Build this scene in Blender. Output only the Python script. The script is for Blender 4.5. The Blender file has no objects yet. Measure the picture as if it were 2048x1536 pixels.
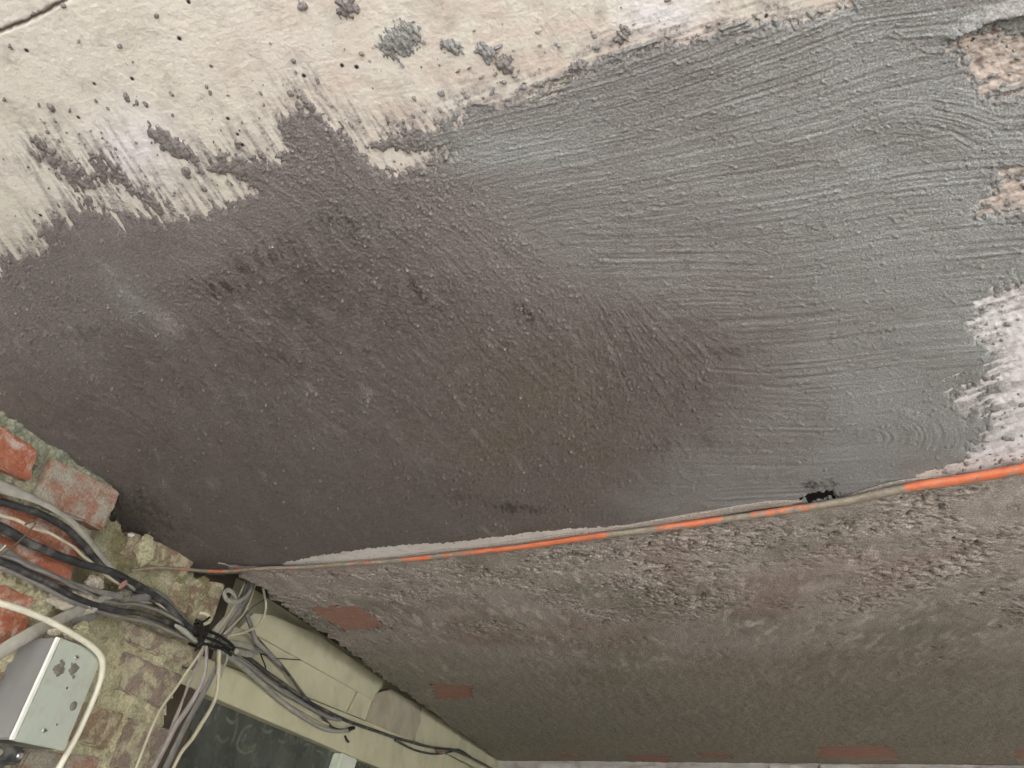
import bpy, bmesh, math, random
import numpy as np
from mathutils import Vector, Matrix

# ------------------------------------------------------------------ camera, sky, sun, exposure
S = bpy.context.scene
col = S.collection
FPX = 1250.0                                  # focal length in pixels of a 2048 px wide frame
CAMZ = 1.02                                   # eye height above the floor, set low to steepen the ceiling's light falloff
CEIL = 0.48                                   # ceiling height above the eye
DW = 0.86                                     # distance from the eye to the brick wall
_p = np.array([1360 - 1024, 1740 - 768, FPX])
_t = (_p[0] * -794 + _p[1] * 632 + FPX * FPX) / (_p[1] - _p[0] * .38)
_v = np.array([-794 + .38 * _t, 632 - _t, FPX])
EY = _p / np.linalg.norm(_p)                  # along the wall, away from the eye
EZ = _v / np.linalg.norm(_v)                  # up
EX = np.cross(EY, EZ)                         # away from the wall
cd = bpy.data.cameras.new('camera'); cam = bpy.data.objects.new('camera', cd); col.objects.link(cam)
cd.sensor_width = 36; cd.lens = FPX / 2048 * 36; cd.clip_start = .01; cd.clip_end = 2000
cam.matrix_world = Matrix(((EX[0], -EX[1], -EX[2], 0), (EY[0], -EY[1], -EY[2], 0),
                           (EZ[0], -EZ[1], -EZ[2], CAMZ), (0, 0, 0, 1)))
S.camera = cam

W = bpy.data.worlds.new('World'); S.world = W; W.use_nodes = True
nt = W.node_tree
sky = nt.nodes.new('ShaderNodeTexSky'); sky.sky_type = 'NISHITA'; sky.sun_disc = False
SUN_EL, SUN_AZ = 42.0, 200.0                  # degrees; azimuth from +Y clockwise (behind the eye)
sky.sun_elevation = math.radians(SUN_EL); sky.sun_rotation = math.radians(SUN_AZ)
sky.dust_density = 4.0; sky.air_density = 1.0
bg = nt.nodes['Background']; nt.links.new(sky.outputs[0], bg.inputs[0]); bg.inputs[1].default_value = .12
sl = bpy.data.lights.new('sun', 'SUN'); sl.energy = 2.6; sl.angle = math.radians(15); sl.color = (1, .97, .93)
so = bpy.data.objects.new('sun', sl); col.objects.link(so)
_a, _e = math.radians(SUN_AZ), math.radians(SUN_EL)
_d = Vector((math.sin(_a) * math.cos(_e), math.cos(_a) * math.cos(_e), math.sin(_e)))
so.rotation_euler = _d.to_track_quat('Z', 'Y').to_euler()
so.location = (0, -6, 8)
S.view_settings.view_transform = 'Standard'; S.view_settings.look = 'None'
S.view_settings.gamma = 1; S.view_settings.use_curve_mapping = False
S.view_settings.exposure = 3.58
S.render.engine = 'CYCLES'
S.cycles.use_denoising = True; S.cycles.denoising_prefilter = 'NONE'; S.cycles.denoising_input_passes = 'RGB_ALBEDO_NORMAL'
S.cycles.max_bounces = 8; S.cycles.diffuse_bounces = 5

# ------------------------------------------------------------------ helpers
rng = np.random.RandomState(7)
random.seed(7)
O = np.array([0, 0, CAMZ])

def rays(u, v):
    d = np.stack([np.asarray(u, float) - 1024, np.asarray(v, float) - 768, np.full(np.shape(u), FPX)], -1)
    return np.stack([d @ EX, d @ EY, d @ EZ], -1)
def on_ceil(u, v, z=CEIL):
    r = rays(u, v); return r * (z / r[..., 2:3]) + O
def on_wall(u, v, off=0.0):
    r = rays(u, v); return r * ((-DW + np.asarray(off)) / r[..., 0])[..., None] + O

_ang = [rng.rand(256, 256) * 2 * np.pi for _ in range(6)]
_gx = [np.cos(a).astype(np.float32) for a in _ang]; _gy = [np.sin(a).astype(np.float32) for a in _ang]
def vn(x, y, seed=0):
    GX, GY = _gx[seed % 6], _gy[seed % 6]
    x = np.asarray(x, float) + seed * 37.13; y = np.asarray(y, float) + seed * 91.7
    xi = np.floor(x).astype(np.int64); yi = np.floor(y).astype(np.int64)
    fx = (x - xi).astype(np.float32); fy = (y - yi).astype(np.float32)
    sx = fx * fx * fx * (fx * (fx * 6 - 15) + 10); sy = fy * fy * fy * (fy * (fy * 6 - 15) + 10)
    x0 = xi & 255; x1 = (xi + 1) & 255; y0 = yi & 255; y1 = (yi + 1) & 255
    a = GX[x0, y0] * fx + GY[x0, y0] * fy; b = GX[x1, y0] * (fx - 1) + GY[x1, y0] * fy
    c = GX[x0, y1] * fx + GY[x0, y1] * (fy - 1); d = GX[x1, y1] * (fx - 1) + GY[x1, y1] * (fy - 1)
    return ((a + (b - a) * sx) * (1 - sy) + (c + (d - c) * sx) * sy) * 1.45
def fbm(x, y, seed=0, n=4, g=.5):
    s = 0; a = 1; t = 0
    for i in range(n):
        s = s + a * vn(x, y, seed + i * 3); t += a; a *= g
        x, y = 2.03 * (.8 * x - .6 * y), 2.03 * (.6 * x + .8 * y)
    return s / t * 1.25
def sig(x): return 1 / (1 + np.exp(-np.clip(x, -30, 30)))
def seg_interp(x, pts):
    p = np.array(pts, float); return np.interp(x, p[:, 0], p[:, 1])
def sdf(u, v, poly):
    """signed distance to a polygon, positive inside"""
    sh = u.shape; P = np.array(poly, np.float32); u = u.ravel().astype(np.float32); v = v.ravel().astype(np.float32)
    d = np.full(u.shape, 1e12, np.float32); ins = np.zeros(u.shape, bool)
    for i in range(len(P)):
        a = P[i]; b = P[(i + 1) % len(P)]
        e = b - a; wx = u - a[0]; wy = v - a[1]
        t = np.clip((wx * e[0] + wy * e[1]) / max(e @ e, 1e-6), 0, 1)
        d = np.minimum(d, (wx - e[0] * t) ** 2 + (wy - e[1] * t) ** 2)
        if a[1] != b[1]:
            c = ((a[1] > v) != (b[1] > v)) & (u < (b[0] - a[0]) * (v - a[1]) / (b[1] - a[1]) + a[0])
            ins ^= c
    d = np.sqrt(d); return np.where(ins, d, -d).reshape(sh)
def ell(u, v, cx, cy, rx, ry, ang=0):
    c, s = math.cos(math.radians(ang)), math.sin(math.radians(ang))
    x = (u - cx) * c + (v - cy) * s; y = -(u - cx) * s + (v - cy) * c
    return 1 - np.sqrt((x / rx) ** 2 + (y / ry) ** 2)

def link(name, me, mat=None, parent=None):
    o = bpy.data.objects.new(name, me); col.objects.link(o)
    if mat is not None: me.materials.append(mat)
    if parent is not None: o.parent = parent
    return o
def tag(o, label=None, cat=None, group=None, kind=None):
    if label: o['label'] = label
    if cat: o['category'] = cat
    if group: o['group'] = group
    if kind: o['kind'] = kind
    return o
def empty(name, loc, label, cat, group=None, kind=None):
    o = bpy.data.objects.new(name, None); col.objects.link(o); o.location = loc; o.empty_display_size = .03
    o.matrix_world = Matrix.Translation(loc)
    return tag(o, label, cat, group, kind)
def adopt(o, root):
    o.parent = root; o.matrix_parent_inverse = Matrix.Translation(root.location).inverted(); return o

def grid_mesh(name, V, keep=None, attrs=None, flip=False):
    """V: (n, m, 3) array of points; keep: (n-1, m-1) faces"""
    n, m = V.shape[:2]
    idx = np.arange(n * m).reshape(n, m)
    q = np.stack([idx[:-1, :-1], idx[1:, :-1], idx[1:, 1:], idx[:-1, 1:]], -1)
    q = q[keep] if keep is not None else q.reshape(-1, 4)
    if flip: q = q[:, ::-1]
    used = np.zeros(n * m, bool); used[q.ravel()] = True
    remap = np.cumsum(used) - 1; q = remap[q]
    P = V.reshape(-1, 3)[used]
    me = bpy.data.meshes.new(name)
    me.vertices.add(len(P)); me.vertices.foreach_set('co', P.astype(np.float32).ravel())
    me.loops.add(q.size); me.loops.foreach_set('vertex_index', q.astype(np.int32).ravel())
    me.polygons.add(len(q)); me.polygons.foreach_set('loop_start', np.arange(0, q.size, 4, dtype=np.int32))
    me.polygons.foreach_set('use_smooth', np.ones(len(q), bool))
    me.update(calc_edges=True)
    for k, a in (attrs or {}).items():
        a = np.asarray(a, np.float32)
        at = me.attributes.new(k, 'FLOAT', 'POINT'); at.data.foreach_set('value', a.reshape(-1)[used])
    return me

def stamp(F, U0, V0, du, dv, x, y, rx, ry, ang, h, mode='max', p=1.0):
    """add a small dome to field F sampled at U0+i*du, V0+j*dv (F[j,i])"""
    R = max(rx, ry); i0 = int((x - R - U0) / du); i1 = int((x + R - U0) / du) + 2
    j0 = int((y - R - V0) / dv); j1 = int((y + R - V0) / dv) + 2
    i0 = max(i0, 0); j0 = max(j0, 0); i1 = min(i1, F.shape[1]); j1 = min(j1, F.shape[0])
    if i0 >= i1 or j0 >= j1: return
    uu = U0 + np.arange(i0, i1) * du - x; vv = V0 + np.arange(j0, j1) * dv - y
    c, s = math.cos(ang), math.sin(ang)
    X = (uu[None] * c + vv[:, None] * s) / rx; Y = (-uu[None] * s + vv[:, None] * c) / ry
    k = np.clip(1 - X * X - Y * Y, 0, 1) ** p * h
    if mode == 'max': F[j0:j1, i0:i1] = np.maximum(F[j0:j1, i0:i1], k)
    elif mode == 'add': F[j0:j1, i0:i1] += k

# ------------------------------------------------------------------ materials
def new_mat(name, rough=.85, spec=.3):
    m = bpy.data.materials.new(name); m.use_nodes = True
    b = m.node_tree.nodes['Principled BSDF']; b.inputs['Roughness'].default_value = rough
    b.inputs['Specular IOR Level'].default_value = spec
    return m, m.node_tree, b
def N(nt, t, **k):
    n = nt.nodes.new(t)
    for a, b in k.items():
        if a in n.inputs: n.inputs[a].default_value = b
        else: setattr(n, a, b)
    return n
def coord(nt, scale=(1, 1, 1), obj=False):
    m = N(nt, 'ShaderNodeMapping'); m.inputs['Scale'].default_value = scale
    if obj:
        t = N(nt, 'ShaderNodeTexCoord'); nt.links.new(t.outputs['Object'], m.inputs['Vector'])
    else:
        g = N(nt, 'ShaderNodeNewGeometry'); nt.links.new(g.outputs['Position'], m.inputs['Vector'])
    return m.outputs[0]
def noise(nt, vec, scale, detail=4, rough=.55, dist=0):
    n = N(nt, 'ShaderNodeTexNoise'); n.inputs['Scale'].default_value = scale; n.inputs['Detail'].default_value = detail
    n.inputs['Roughness'].default_value = rough; n.inputs['Distortion'].default_value = dist
    nt.links.new(vec, n.inputs['Vector']); return n.outputs['Fac']
def ramp(nt, fac, stops):
    r = N(nt, 'ShaderNodeValToRGB'); e = r.color_ramp.elements
    while len(e) < len(stops): e.new(.5)
    for i, (p, c) in enumerate(stops):
        e[i].position = p; e[i].color = (c, c, c, 1) if not hasattr(c, '__len__') else (*c, 1)
    nt.links.new(fac, r.inputs[0]); return r.outputs[0]
def attr(nt, name):
    a = N(nt, 'ShaderNodeAttribute'); a.attribute_name = name; return a.outputs['Fac']
def mix(nt, fac, a, b, mode='MIX'):
    m = N(nt, 'ShaderNodeMix'); m.data_type = 'RGBA'; m.blend_type = mode
    for s, x in ((m.inputs[0], fac), (m.inputs[6], a), (m.inputs[7], b)):
        if hasattr(x, 'links'): nt.links.new(x, s)
        elif hasattr(x, '__len__'): s.default_value = (*x, 1)
        else: s.default_value = x
    return m.outputs[2]
def math_(nt, op, a, b=0.0):
    m = N(nt, 'ShaderNodeMath'); m.operation = op
    for s, x in ((m.inputs[0], a), (m.inputs[1], b)):
        if hasattr(x, 'links'): nt.links.new(x, s)
        else: s.default_value = x
    return m.outputs[0]
def bump(nt, b, h, strength=.3, dist=.001):
    n = N(nt, 'ShaderNodeBump'); n.inputs['Strength'].default_value = strength; n.inputs['Distance'].default_value = dist
    nt.links.new(h, n.inputs['Height']); nt.links.new(n.outputs[0], b.inputs['Normal'])

def mat_mortar():
    m, t, b = new_mat('wet_mortar', .62, .35)
    c = coord(t)
    base = mix(t, ramp(t, noise(t, c, 14, 5, .6), [(.3, 0), (.7, 1)]), (.188, .170, .159), (.234, .215, .203))
    base = mix(t, attr(t, 'blue'), base, (.318, .338, .328))
    base = mix(t, attr(t, 'darker_zone'), base, (.133, .115, .104))
    base = mix(t, attr(t, 'olive'), base, (.140, .122, .088))
    base = mix(t, math_(t, 'MULTIPLY', ramp(t, noise(t, c, 120, 4, .6), [(.35, 0), (.75, 1)]), .35), base, (.30, .28, .27))
    base = mix(t, attr(t, 'stain_shade'), base, (.050, .040, .038))
    base = mix(t, attr(t, 'lime'), base, (.55, .53, .50))
    sp = ramp(t, noise(t, c, 560, 3, .7), [(.30, .60), (.52, 1.0), (.72, 1.45)])
    base = mix(t, 1.0, base, sp, 'MULTIPLY')
    t.links.new(base, b.inputs['Base Color'])
    bump(t, b, noise(t, c, 620, 4, .65), 1.0, .0014)
    return m
def mat_paint():
    m, t, b = new_mat('old_cream_paint', .8, .25)
    c = coord(t)
    base = mix(t, ramp(t, noise(t, c, 7, 5, .6), [(.35, 0), (.65, 1)]), (.655, .635, .545), (.70, .675, .615))
    base = mix(t, attr(t, 'pink'), base, (.64, .55, .48))
    base = mix(t, attr(t, 'white'), base, (.80, .79, .80))
    base = mix(t, ramp(t, noise(t, c, 45, 6, .65), [(.50, 0), (.72, .65)]), base, (.42, .385, .345))
    base = mix(t, ramp(t, noise(t, coord(t, (1, 2.2, 1)), 160, 4, .6), [(.60, 0), (.72, .45)]), base, (.33, .29, .25))
    base = mix(t, math_(t, 'MULTIPLY', attr(t, 'film'), ramp(t, noise(t, c, 420, 4, .7), [(.36, .25), (.6, 1)])), base, (.235, .215, .205))
    base = mix(t, attr(t, 'stain_shade'), base, (.16, .12, .10))
    base = mix(t, attr(t, 'hole_shade'), base, (.012, .011, .010))  # shade of the shallow cable hole painted in near black
    vor = N(t, 'ShaderNodeTexVoronoi'); vor.inputs['Scale'].default_value = 90; t.links.new(c, vor.inputs['Vector'])
    rnd = N(t, 'ShaderNodeSeparateColor'); t.links.new(vor.outputs['Color'], rnd.inputs[0])
    hole = math_(t, 'MULTIPLY', ramp(t, vor.outputs['Distance'], [(.10, 1), (.19, 0)]), math_(t, 'GREATER_THAN', rnd.outputs[0], .84))
    base = mix(t, hole, base, (.03, .028, .025))
    t.links.new(base, b.inputs['Base Color'])
    h = math_(t, 'SUBTRACT', noise(t, c, 260, 6, .62), math_(t, 'MULTIPLY', hole, 1.5))
    bump(t, b, h, .5, .0016)
    return m
def mat_render():
    m, t, b = new_mat('rough_render', .9, .2)
    c = coord(t)
    base = mix(t, ramp(t, noise(t, c, 6, 5, .6), [(.35, 0), (.65, 1)]), (.385, .345, .30), (.46, .415, .365))
    base = mix(t, ramp(t, noise(t, c, 3.1, 3, .5), [(.5, 0), (.68, .7)]), base, (.205, .205, .15))
    base = mix(t, attr(t, 'light'), base, (.62, .55, .49))
    base = mix(t, attr(t, 'red'), base, (.27, .16, .12))
    base = mix(t, attr(t, 'smooth'), base, (.318, .298, .232))
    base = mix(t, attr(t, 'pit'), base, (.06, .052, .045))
    sp = ramp(t, noise(t, c, 320, 4, .65), [(.3, .6), (.52, 1.0), (.75, 1.5)])
    base = mix(t, 1.0, base, sp, 'MULTIPLY')
    t.links.new(base, b.inputs['Base Color'])
    bump(t, b, noise(t, c, 300, 5, .7), 1.0, .004)
    return m
def mat_brick(name, a, b_, lime, rough=.6, limecol=(.52, .45, .38), dirt=(.16, .15, .11), dirtamt=.4, wet=.4):
    m, t, b = new_mat(name, rough, wet)
    c = coord(t)
    base = mix(t, ramp(t, noise(t, c, 16, 5, .6), [(.3, 0), (.7, 1)]), a, b_)
    base = mix(t, ramp(t, noise(t, c, 30, 5, .65, .4), [(.66 - lime * .3, 0), (.80 - lime * .3, .8)]), base, limecol)
    base = mix(t, ramp(t, noise(t, coord(t, (1, 1, 1.6)), 22, 5, .6, .3), [(.55, 0), (.72, dirtamt)]), base, dirt)
    base = mix(t, 1.0, base, ramp(t, noise(t, c, 260, 4, .6), [(.3, .65), (.6, 1.05), (.8, 1.3)]), 'MULTIPLY')
    t.links.new(base, b.inputs['Base Color'])
    bump(t, b, noise(t, c, 150, 6, .65), .6, .003)
    return m
def mat_simple(name, colr, rough=.6, spec=.4, var=.25, scale=60, metal=0.0, dirt=None, dirtamt=.5, bmp=.2, dscale=30):
    m, t, b = new_mat(name, rough, spec)
    c = coord(t)
    k = ramp(t, noise(t, c, scale, 4, .6), [(.25, 1 - var), (.75, 1 + var)])
    base = mix(t, 1.0, colr, k, 'MULTIPLY')
    if dirt: base = mix(t, ramp(t, noise(t, c, dscale, 5, .65), [(.48, 0), (.66, dirtamt)]), base, dirt)
    t.links.new(base, b.inputs['Base Color']); b.inputs['Metallic'].default_value = metal
    if bmp: bump(t, b, noise(t, c, scale * 5, 4, .6), bmp, .001)
    return m
def mat_bed():
    m, t, b = new_mat('lime_mortar_bed', .85, .25)
    c = coord(t)
    base = mix(t, ramp(t, noise(t, c, 18, 5, .6), [(.3, 0), (.7, 1)]), (.52, .49, .31), (.67, .63, .43))
    base = mix(t, attr(t, 'moss'), base, mix(t, noise(t, c, 60, 4), (.17, .19, .125), (.33, .36, .28)))
    base = mix(t, attr(t, 'olive'), base, (.17, .145, .05))
    base = mix(t, ramp(t, noise(t, c, 38, 5, .65), [(.56, 0), (.72, .7)]), base, (.17, .12, .085))
    base = mix(t, 1.0, base, ramp(t, noise(t, c, 240, 4, .6), [(.3, .6), (.6, 1.05), (.8, 1.3)]), 'MULTIPLY')
    t.links.new(base, b.inputs['Base Color'])
    bump(t, b, noise(t, c, 220, 6, .7), .8, .004)
    return m
def mat_orange():
    m, t, b = new_mat('orange_sheath', .45, .4)
    c = coord(t)
    grime = mix(t, ramp(t, noise(t, c, 90, 4, .6), [(.3, 0), (.7, 1)]), (.17, .145, .11), (.30, .27, .21))
    base = mix(t, ramp(t, noise(t, c, 40, 4, .6), [(.3, 0), (.7, 1)]), (.50, .125, .05), (.60, .19, .09))
    k = math_(t, 'ADD', attr(t, 'grime'), math_(t, 'MULTIPLY', math_(t, 'SUBTRACT', noise(t, c, 70, 7, .75), .5), 3.0))
    base = mix(t, ramp(t, k, [(.36, 0), (.62, 1)]), base, grime)
    t.links.new(base, b.inputs['Base Color'])
    bump(t, b, noise(t, c, 400, 4, .6), .4, .001)
    return m
def mat_glass():
    m, t, b = new_mat('dusty_reflecting_glass', .22, .5)
    c = coord(t)
    base = mix(t, ramp(t, noise(t, c, 9, 3, .5), [(.3, 0), (.7, 1)]), (.045, .054, .043), (.09, .102, .088))  # tone raised to put the reflected ground into the colour
    t.links.new(base, b.inputs['Base Color'])
    t.links.new(ramp(t, noise(t, c, 25, 4), [(.3, .12), (.7, .4)]), b.inputs['Roughness'])
    return m

M = dict(
    mortar=mat_mortar(), paint=mat_paint(), render=mat_render(), bed=mat_bed(), orange=mat_orange(), glass=mat_glass(),
    red=mat_brick('red_brick', (.33, .10, .055), (.46, .19, .105), .55, .42, (.58, .50, .42), (.17, .12, .085), .65, .5),
    limed=mat_brick('limed_brick', (.22, .16, .11), (.33, .25, .17), .74, .75, (.58, .55, .36), (.20, .17, .09), .6, .3),
    dull=mat_brick('dull_brick', (.25, .20, .165), (.33, .265, .215), .68, .8, (.56, .54, .36), (.22, .19, .09), .6, .25),
    mossy=mat_brick('mossy_brick', (.32, .16, .105), (.38, .24, .18), .78, .7, (.38, .39, .32), (.24, .26, .20), .8, .3),
    soffit_brick=mat_brick('soffit_brick', (.40, .215, .16), (.46, .27, .21), .2, .8, (.42, .33, .27), (.22, .17, .12), .4, .2),
    cream=mat_simple('cream_gloss_paint', (.545, .535, .365), .5, .35, .12, 9, dirt=(.33, .30, .19), dirtamt=.35, bmp=.12, dscale=12),
    plate=mat_simple('stained_board', (.40, .37, .28), .7, .25, .15, 12, dirt=(.30, .25, .17), dirtamt=.5, bmp=.15, dscale=14),
    whitef=mat_simple('white_frame_paint', (.62, .68, .58), .4, .4, .1, 20, bmp=.05),
    lid=mat_simple('galvanised_lid', (.50, .555, .48), .45, .5, .12, 30, .25, dirt=(.34, .32, .25), dirtamt=.45, bmp=.08),
    boxside=mat_simple('dull_metal_side', (.27, .275, .28), .5, .5, .08, 30, .45, bmp=.05),
    edge=mat_simple('edge_highlight_white', (.85, .86, .80), .35, .5, .05, 40, .1, bmp=0),  # lid edge highlight as a near white colour; the chip uses it too
    steel=mat_simple('screw_steel', (.55, .55, .52), .3, .6, .1, 90, .9, bmp=.1),
    dirtspot=mat_simple('dried_splash', (.17, .16, .125), .8, .2, .45, 160, bmp=.4),
    black=mat_simple('black_sheath', (.035, .037, .038), .45, .45, .3, 60, dirt=(.19, .185, .16), dirtamt=.75, bmp=.3),
    grey=mat_simple('grey_sheath', (.20, .195, .18), .5, .4, .2, 50, dirt=(.34, .32, .27), dirtamt=.5, bmp=.25),
    palegrey=mat_simple('pale_grey_sheath', (.34, .335, .29), .5, .4, .2, 50, dirt=(.21, .20, .16), dirtamt=.6, bmp=.25),
    lilac=mat_simple('lilac_grey_sheath', (.31, .28, .27), .45, .45, .15, 50, dirt=(.18, .16, .14), dirtamt=.5, bmp=.2),
    white=mat_simple('white_sheath', (.70, .69, .56), .4, .4, .08, 40, dirt=(.45, .42, .30), dirtamt=.35, bmp=.1),
    creamwire=mat_simple('cream_wire', (.52, .49, .36), .45, .4, .15, 60, dirt=(.30, .27, .19), dirtamt=.5, bmp=.15),
    tie=mat_simple('black_tie', (.015, .017, .015), .6, .3, .3, 90, bmp=.3),
    lump=mat_simple('pale_mortar_lump', (.50, .46, .37), .9, .2, .3, 80, dirt=(.22, .19, .15), dirtamt=.6, bmp=.9),
    dark=mat_simple('shadowed_brickwork', (.10, .085, .06), .9, .2, .3, 20, bmp=.5),
    dust=mat_simple('finger_drawn_dust', (.125, .14, .11), .8, .2, .35, 70, bmp=.1),
    floor=mat_simple('unseen_dark_floor', (.075, .07, .065), .85, .2, .2, 3, dirt=(.05, .045, .04), dirtamt=.5, bmp=.3),
    ground=mat_simple('unseen_bright_ground', (.34, .335, .325), .95, .1, .25, .8, dirt=(.24, .24, .21), dirtamt=.6, bmp=.3, dscale=.5),
    farwall=mat_simple('whitewashed_wall', (.55, .53, .48), .9, .2, .2, 12, dirt=(.26, .20, .17), dirtamt=.6, bmp=.5, dscale=9),
)

def box_mesh(name, x0, x1, y0, y1, z0, z1, bevel=0):
    bm = bmesh.new()
    bmesh.ops.create_cube(bm, size=1)
    for v in bm.verts:
        v.co = Vector(((x0 + x1) / 2 + v.co.x * (x1 - x0), (y0 + y1) / 2 + v.co.y * (y1 - y0), (z0 + z1) / 2 + v.co.z * (z1 - z0)))
    if bevel: bmesh.ops.bevel(bm, geom=bm.edges[:], offset=bevel, segments=2, affect='EDGES')
    me = bpy.data.meshes.new(name); bm.to_mesh(me); bm.free(); return me

# ------------------------------------------------------------------ the setting: ground, floor, far wall, slabs
tag(link('ground', box_mesh('ground', -400, 400, -400, 400, -.6, -.12), M['ground']), 'unseen bright ground outside the ceiling slab', kind='structure')  # out of view, made bright to send grazing light onto the ceiling
tag(link('floor', box_mesh('floor', -1.3, 6.0, -1.0, 5.0, -.3, 0.0), M['floor']), 'unseen dark floor below the ceiling slab', kind='structure')  # out of view, kept dark so the ceiling is lit from outside
ZC = CAMZ + CEIL
tag_ceiling = link('ceiling', box_mesh('ceiling', -1.5, 4.2, -.75, 1.16, ZC + .0042, ZC + .22), M['paint'])
tag(tag_ceiling, 'concrete ceiling slab with cream paint half covered by grey mortar smears', kind='structure')

# image-space guides measured on the photograph, put onto the real ceiling plane
EDGE = [(-600, 500), (0, 812), (240, 985), (450, 1128), (520, 1136), (700, 1127), (850, 1114), (1000, 1098), (1200, 1071), (1400, 1043), (1600, 1014), (1700, 998), (1800, 975), (1900, 960), (2048, 932), (2700, 800)]

DU = 2.1
U0, U1, V0, V1 = -260., 2400., -260., 1160.
us = np.arange(U0, U1, DU); vs = np.arange(V0, V1, DU)
U, V = np.meshgrid(us, vs)
BASE = on_ceil(U, V)
WX, WY = BASE[..., 0], BASE[..., 1]
edge = seg_interp(us, EDGE)[None, :]
wob = fbm(U / 90, V / 90, 2, 3) * 14

# ---- where the mortar lies
COAT = [(-150, 545), (0, 520), (60, 508), (105, 492), (92, 455), (135, 432), (165, 405), (150, 372), (118, 330), (72, 285), (88, 283),
        (132, 322), (158, 330), (185, 348), (178, 312), (200, 304), (232, 335), (262, 372), (300, 372), (335, 402), (300, 425), (330, 436),
        (398, 424), (470, 400), (520, 372), (470, 352), (415, 330), (440, 305), (480, 312), (550, 318), (580, 300), (560, 245), (572, 226),
        (625, 222), (600, 190), (640, 226), (672, 250), (712, 284), (742, 322), (772, 322), (800, 335), (870, 328), (905, 300), (735, 298), (760, 276), (812, 258),
        (880, 250), (905, 238), (940, 205), (1010, 210), (1100, 175), (1140, 150), (1185, 128), (1240, 98), (1300, 88), (1400, 78), (1470, 52), (1520, 38),
        (1590, 42), (1650, 22), (1705, 10), (1715, -30), (1740, -90), (1820, -120), (1960, -150), (2080, -110), (2190, -60), (2270, 60), (2235, 180), (2250, 330), (2320, 460), (2290, 620), (2220, 740), (2260, 860), (2200, 950), (2150, 1400), (-150, 1400), (-190, 900), (-225, 720), (-190, 600)]
BARE = [
    [(1915, 60), (1985, 64), (2060, 68), (2170, 62), (2190, 150), (2060, 172), (1962, 190), (1944, 150), (1940, 128), (1905, 98)],
    [(2000, 342), (2060, 330), (2150, 322), (2160, 398), (2060, 412), (1945, 433), (1962, 402), (1988, 384)],
    [(1972, 590), (2060, 552), (2440, 500), (2440, 925), (1925, 930), (1935, 895), (1985, 850), (1990, 790), (1978, 690), (1948, 676), (1940, 640)],
    [(1912, 775), (1960, 770), (1985, 800), (1975, 828), (1925, 832), (1910, 806)],
    [(1830, 948), (1900, 928), (1990, 912), (2400, 850), (2400, 1000), (1830, 1000)],
    [(560, 1126), (640, 1108), (760, 1092), (900, 1083), (1060, 1062), (1220, 1050), (1300, 1043), (1420, 1034), (1420, 1046), (1200, 1078), (900, 1120), (600, 1142)],
    [(150, 372), (210, 352), (290, 395), (270, 428), (205, 415)],
]
cov = sdf(U, V, COAT)
for i, B in enumerate(BARE):
    s = sdf(U, V, B)
    cov = np.minimum(cov, -s)
cov = np.clip(cov, -140, 60)
# ragged edge: streaks run down-right on the left, up-right on the right
left = sig((900 - U) / 120)
ph_l = (U * .83 - V * .56); al_l = (U * .56 + V * .83)
ph_r = (V * .95 + U * .30); al_r = (U * .95 - V * .30)
st = left * (vn(ph_l / 13, al_l / 120, 1) + .8 * vn(ph_l / 7, al_l / 70, 2) + .5 * vn(ph_l / 4, al_l / 40, 4)) + (1 - left) * (vn(ph_r / 10, al_r / 110, 3) + .7 * vn(ph_r / 6, al_r / 60, 4))
blob = fbm(U / 16, V / 16, 5, 3)
botm = sig((V - 900) / 30)
tooth = np.clip(.25 + 2.2 * fbm(U / 110, V / 110, 1, 2) + .45 * np.exp(-((U - 200) / 260) ** 2), .15, 1.3)
edge_n = st * tooth * (30 - 23 * botm) + blob * (24 - 17 * botm) + fbm(U / 6, V / 6, 2, 2) * 7
strip_w = np.where(V > 900, .35, 1.0)
cov_n = cov + edge_n * strip_w * np.exp(-(cov / 60.) ** 2)
# crumbs and splashes on bare paint
spl = np.zeros(U.shape)
prs = np.random.RandomState(11)
for k in range(9000):
    x = prs.uniform(U0 + 5, U1 - 9); y = prs.uniform(V0 + 5, 980)
    j = int((y - V0) / DU); i = int((x - U0) / DU)
    cdist = cov[j, i]
    if cdist > 4: continue
    dens = math.exp(cdist / 38) * (.9 if x < 1250 else .7) + .02 + .35 * math.exp(-((x - 1010) / 110) ** 2 - ((y - 170) / 70) ** 2) + .2 * math.exp(-((x - 250) / 200) ** 2 - ((y - 200) / 70) ** 2)
    if x > 1880: dens *= 1.6
    if y > 1000: dens *= .2
    if prs.rand() > dens: continue
    r = prs.gamma(1.5, 1.7) + 1.5; r = min(r, 13)
    an = (.98 if x < 900 else -.33) + prs.normal() * .25
    stamp(spl, U0, V0, DU, DU, x, y, r * prs.uniform(1.0, 2.1), r * prs.uniform(.6, 1), an, 1.9, 'max')
spl += fbm(U / 9, V / 9, 3, 3) * .9 - 1.0
# named larger splashes become parts of their own
BIG = [(345, 285, 60, 17, 34), (800, 78, 42, 34, -25), (695, 10, 24, 22, 70), (905, 92, 24, 13, 20), (975, 105, 26, 16, 35), (1245, 72, 20, 14, -55), (1155, 132, 18, 12, -30), (605, 10, 13, 10, 10), (1010, 128, 20, 18, 10)]
cov_mm = np.tanh(cov_n / 16) * 1.0
T = np.maximum(cov_mm, np.minimum(spl * 1.0, .9))          # >0 where mortar shows
# hole by the cable
T = T - 3 * np.clip((ell(U, V, 1640, 992, 44, 12, -8) + .5 * fbm(U / 11, V / 7, 3, 3)) * 3, 0, 1)

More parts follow.
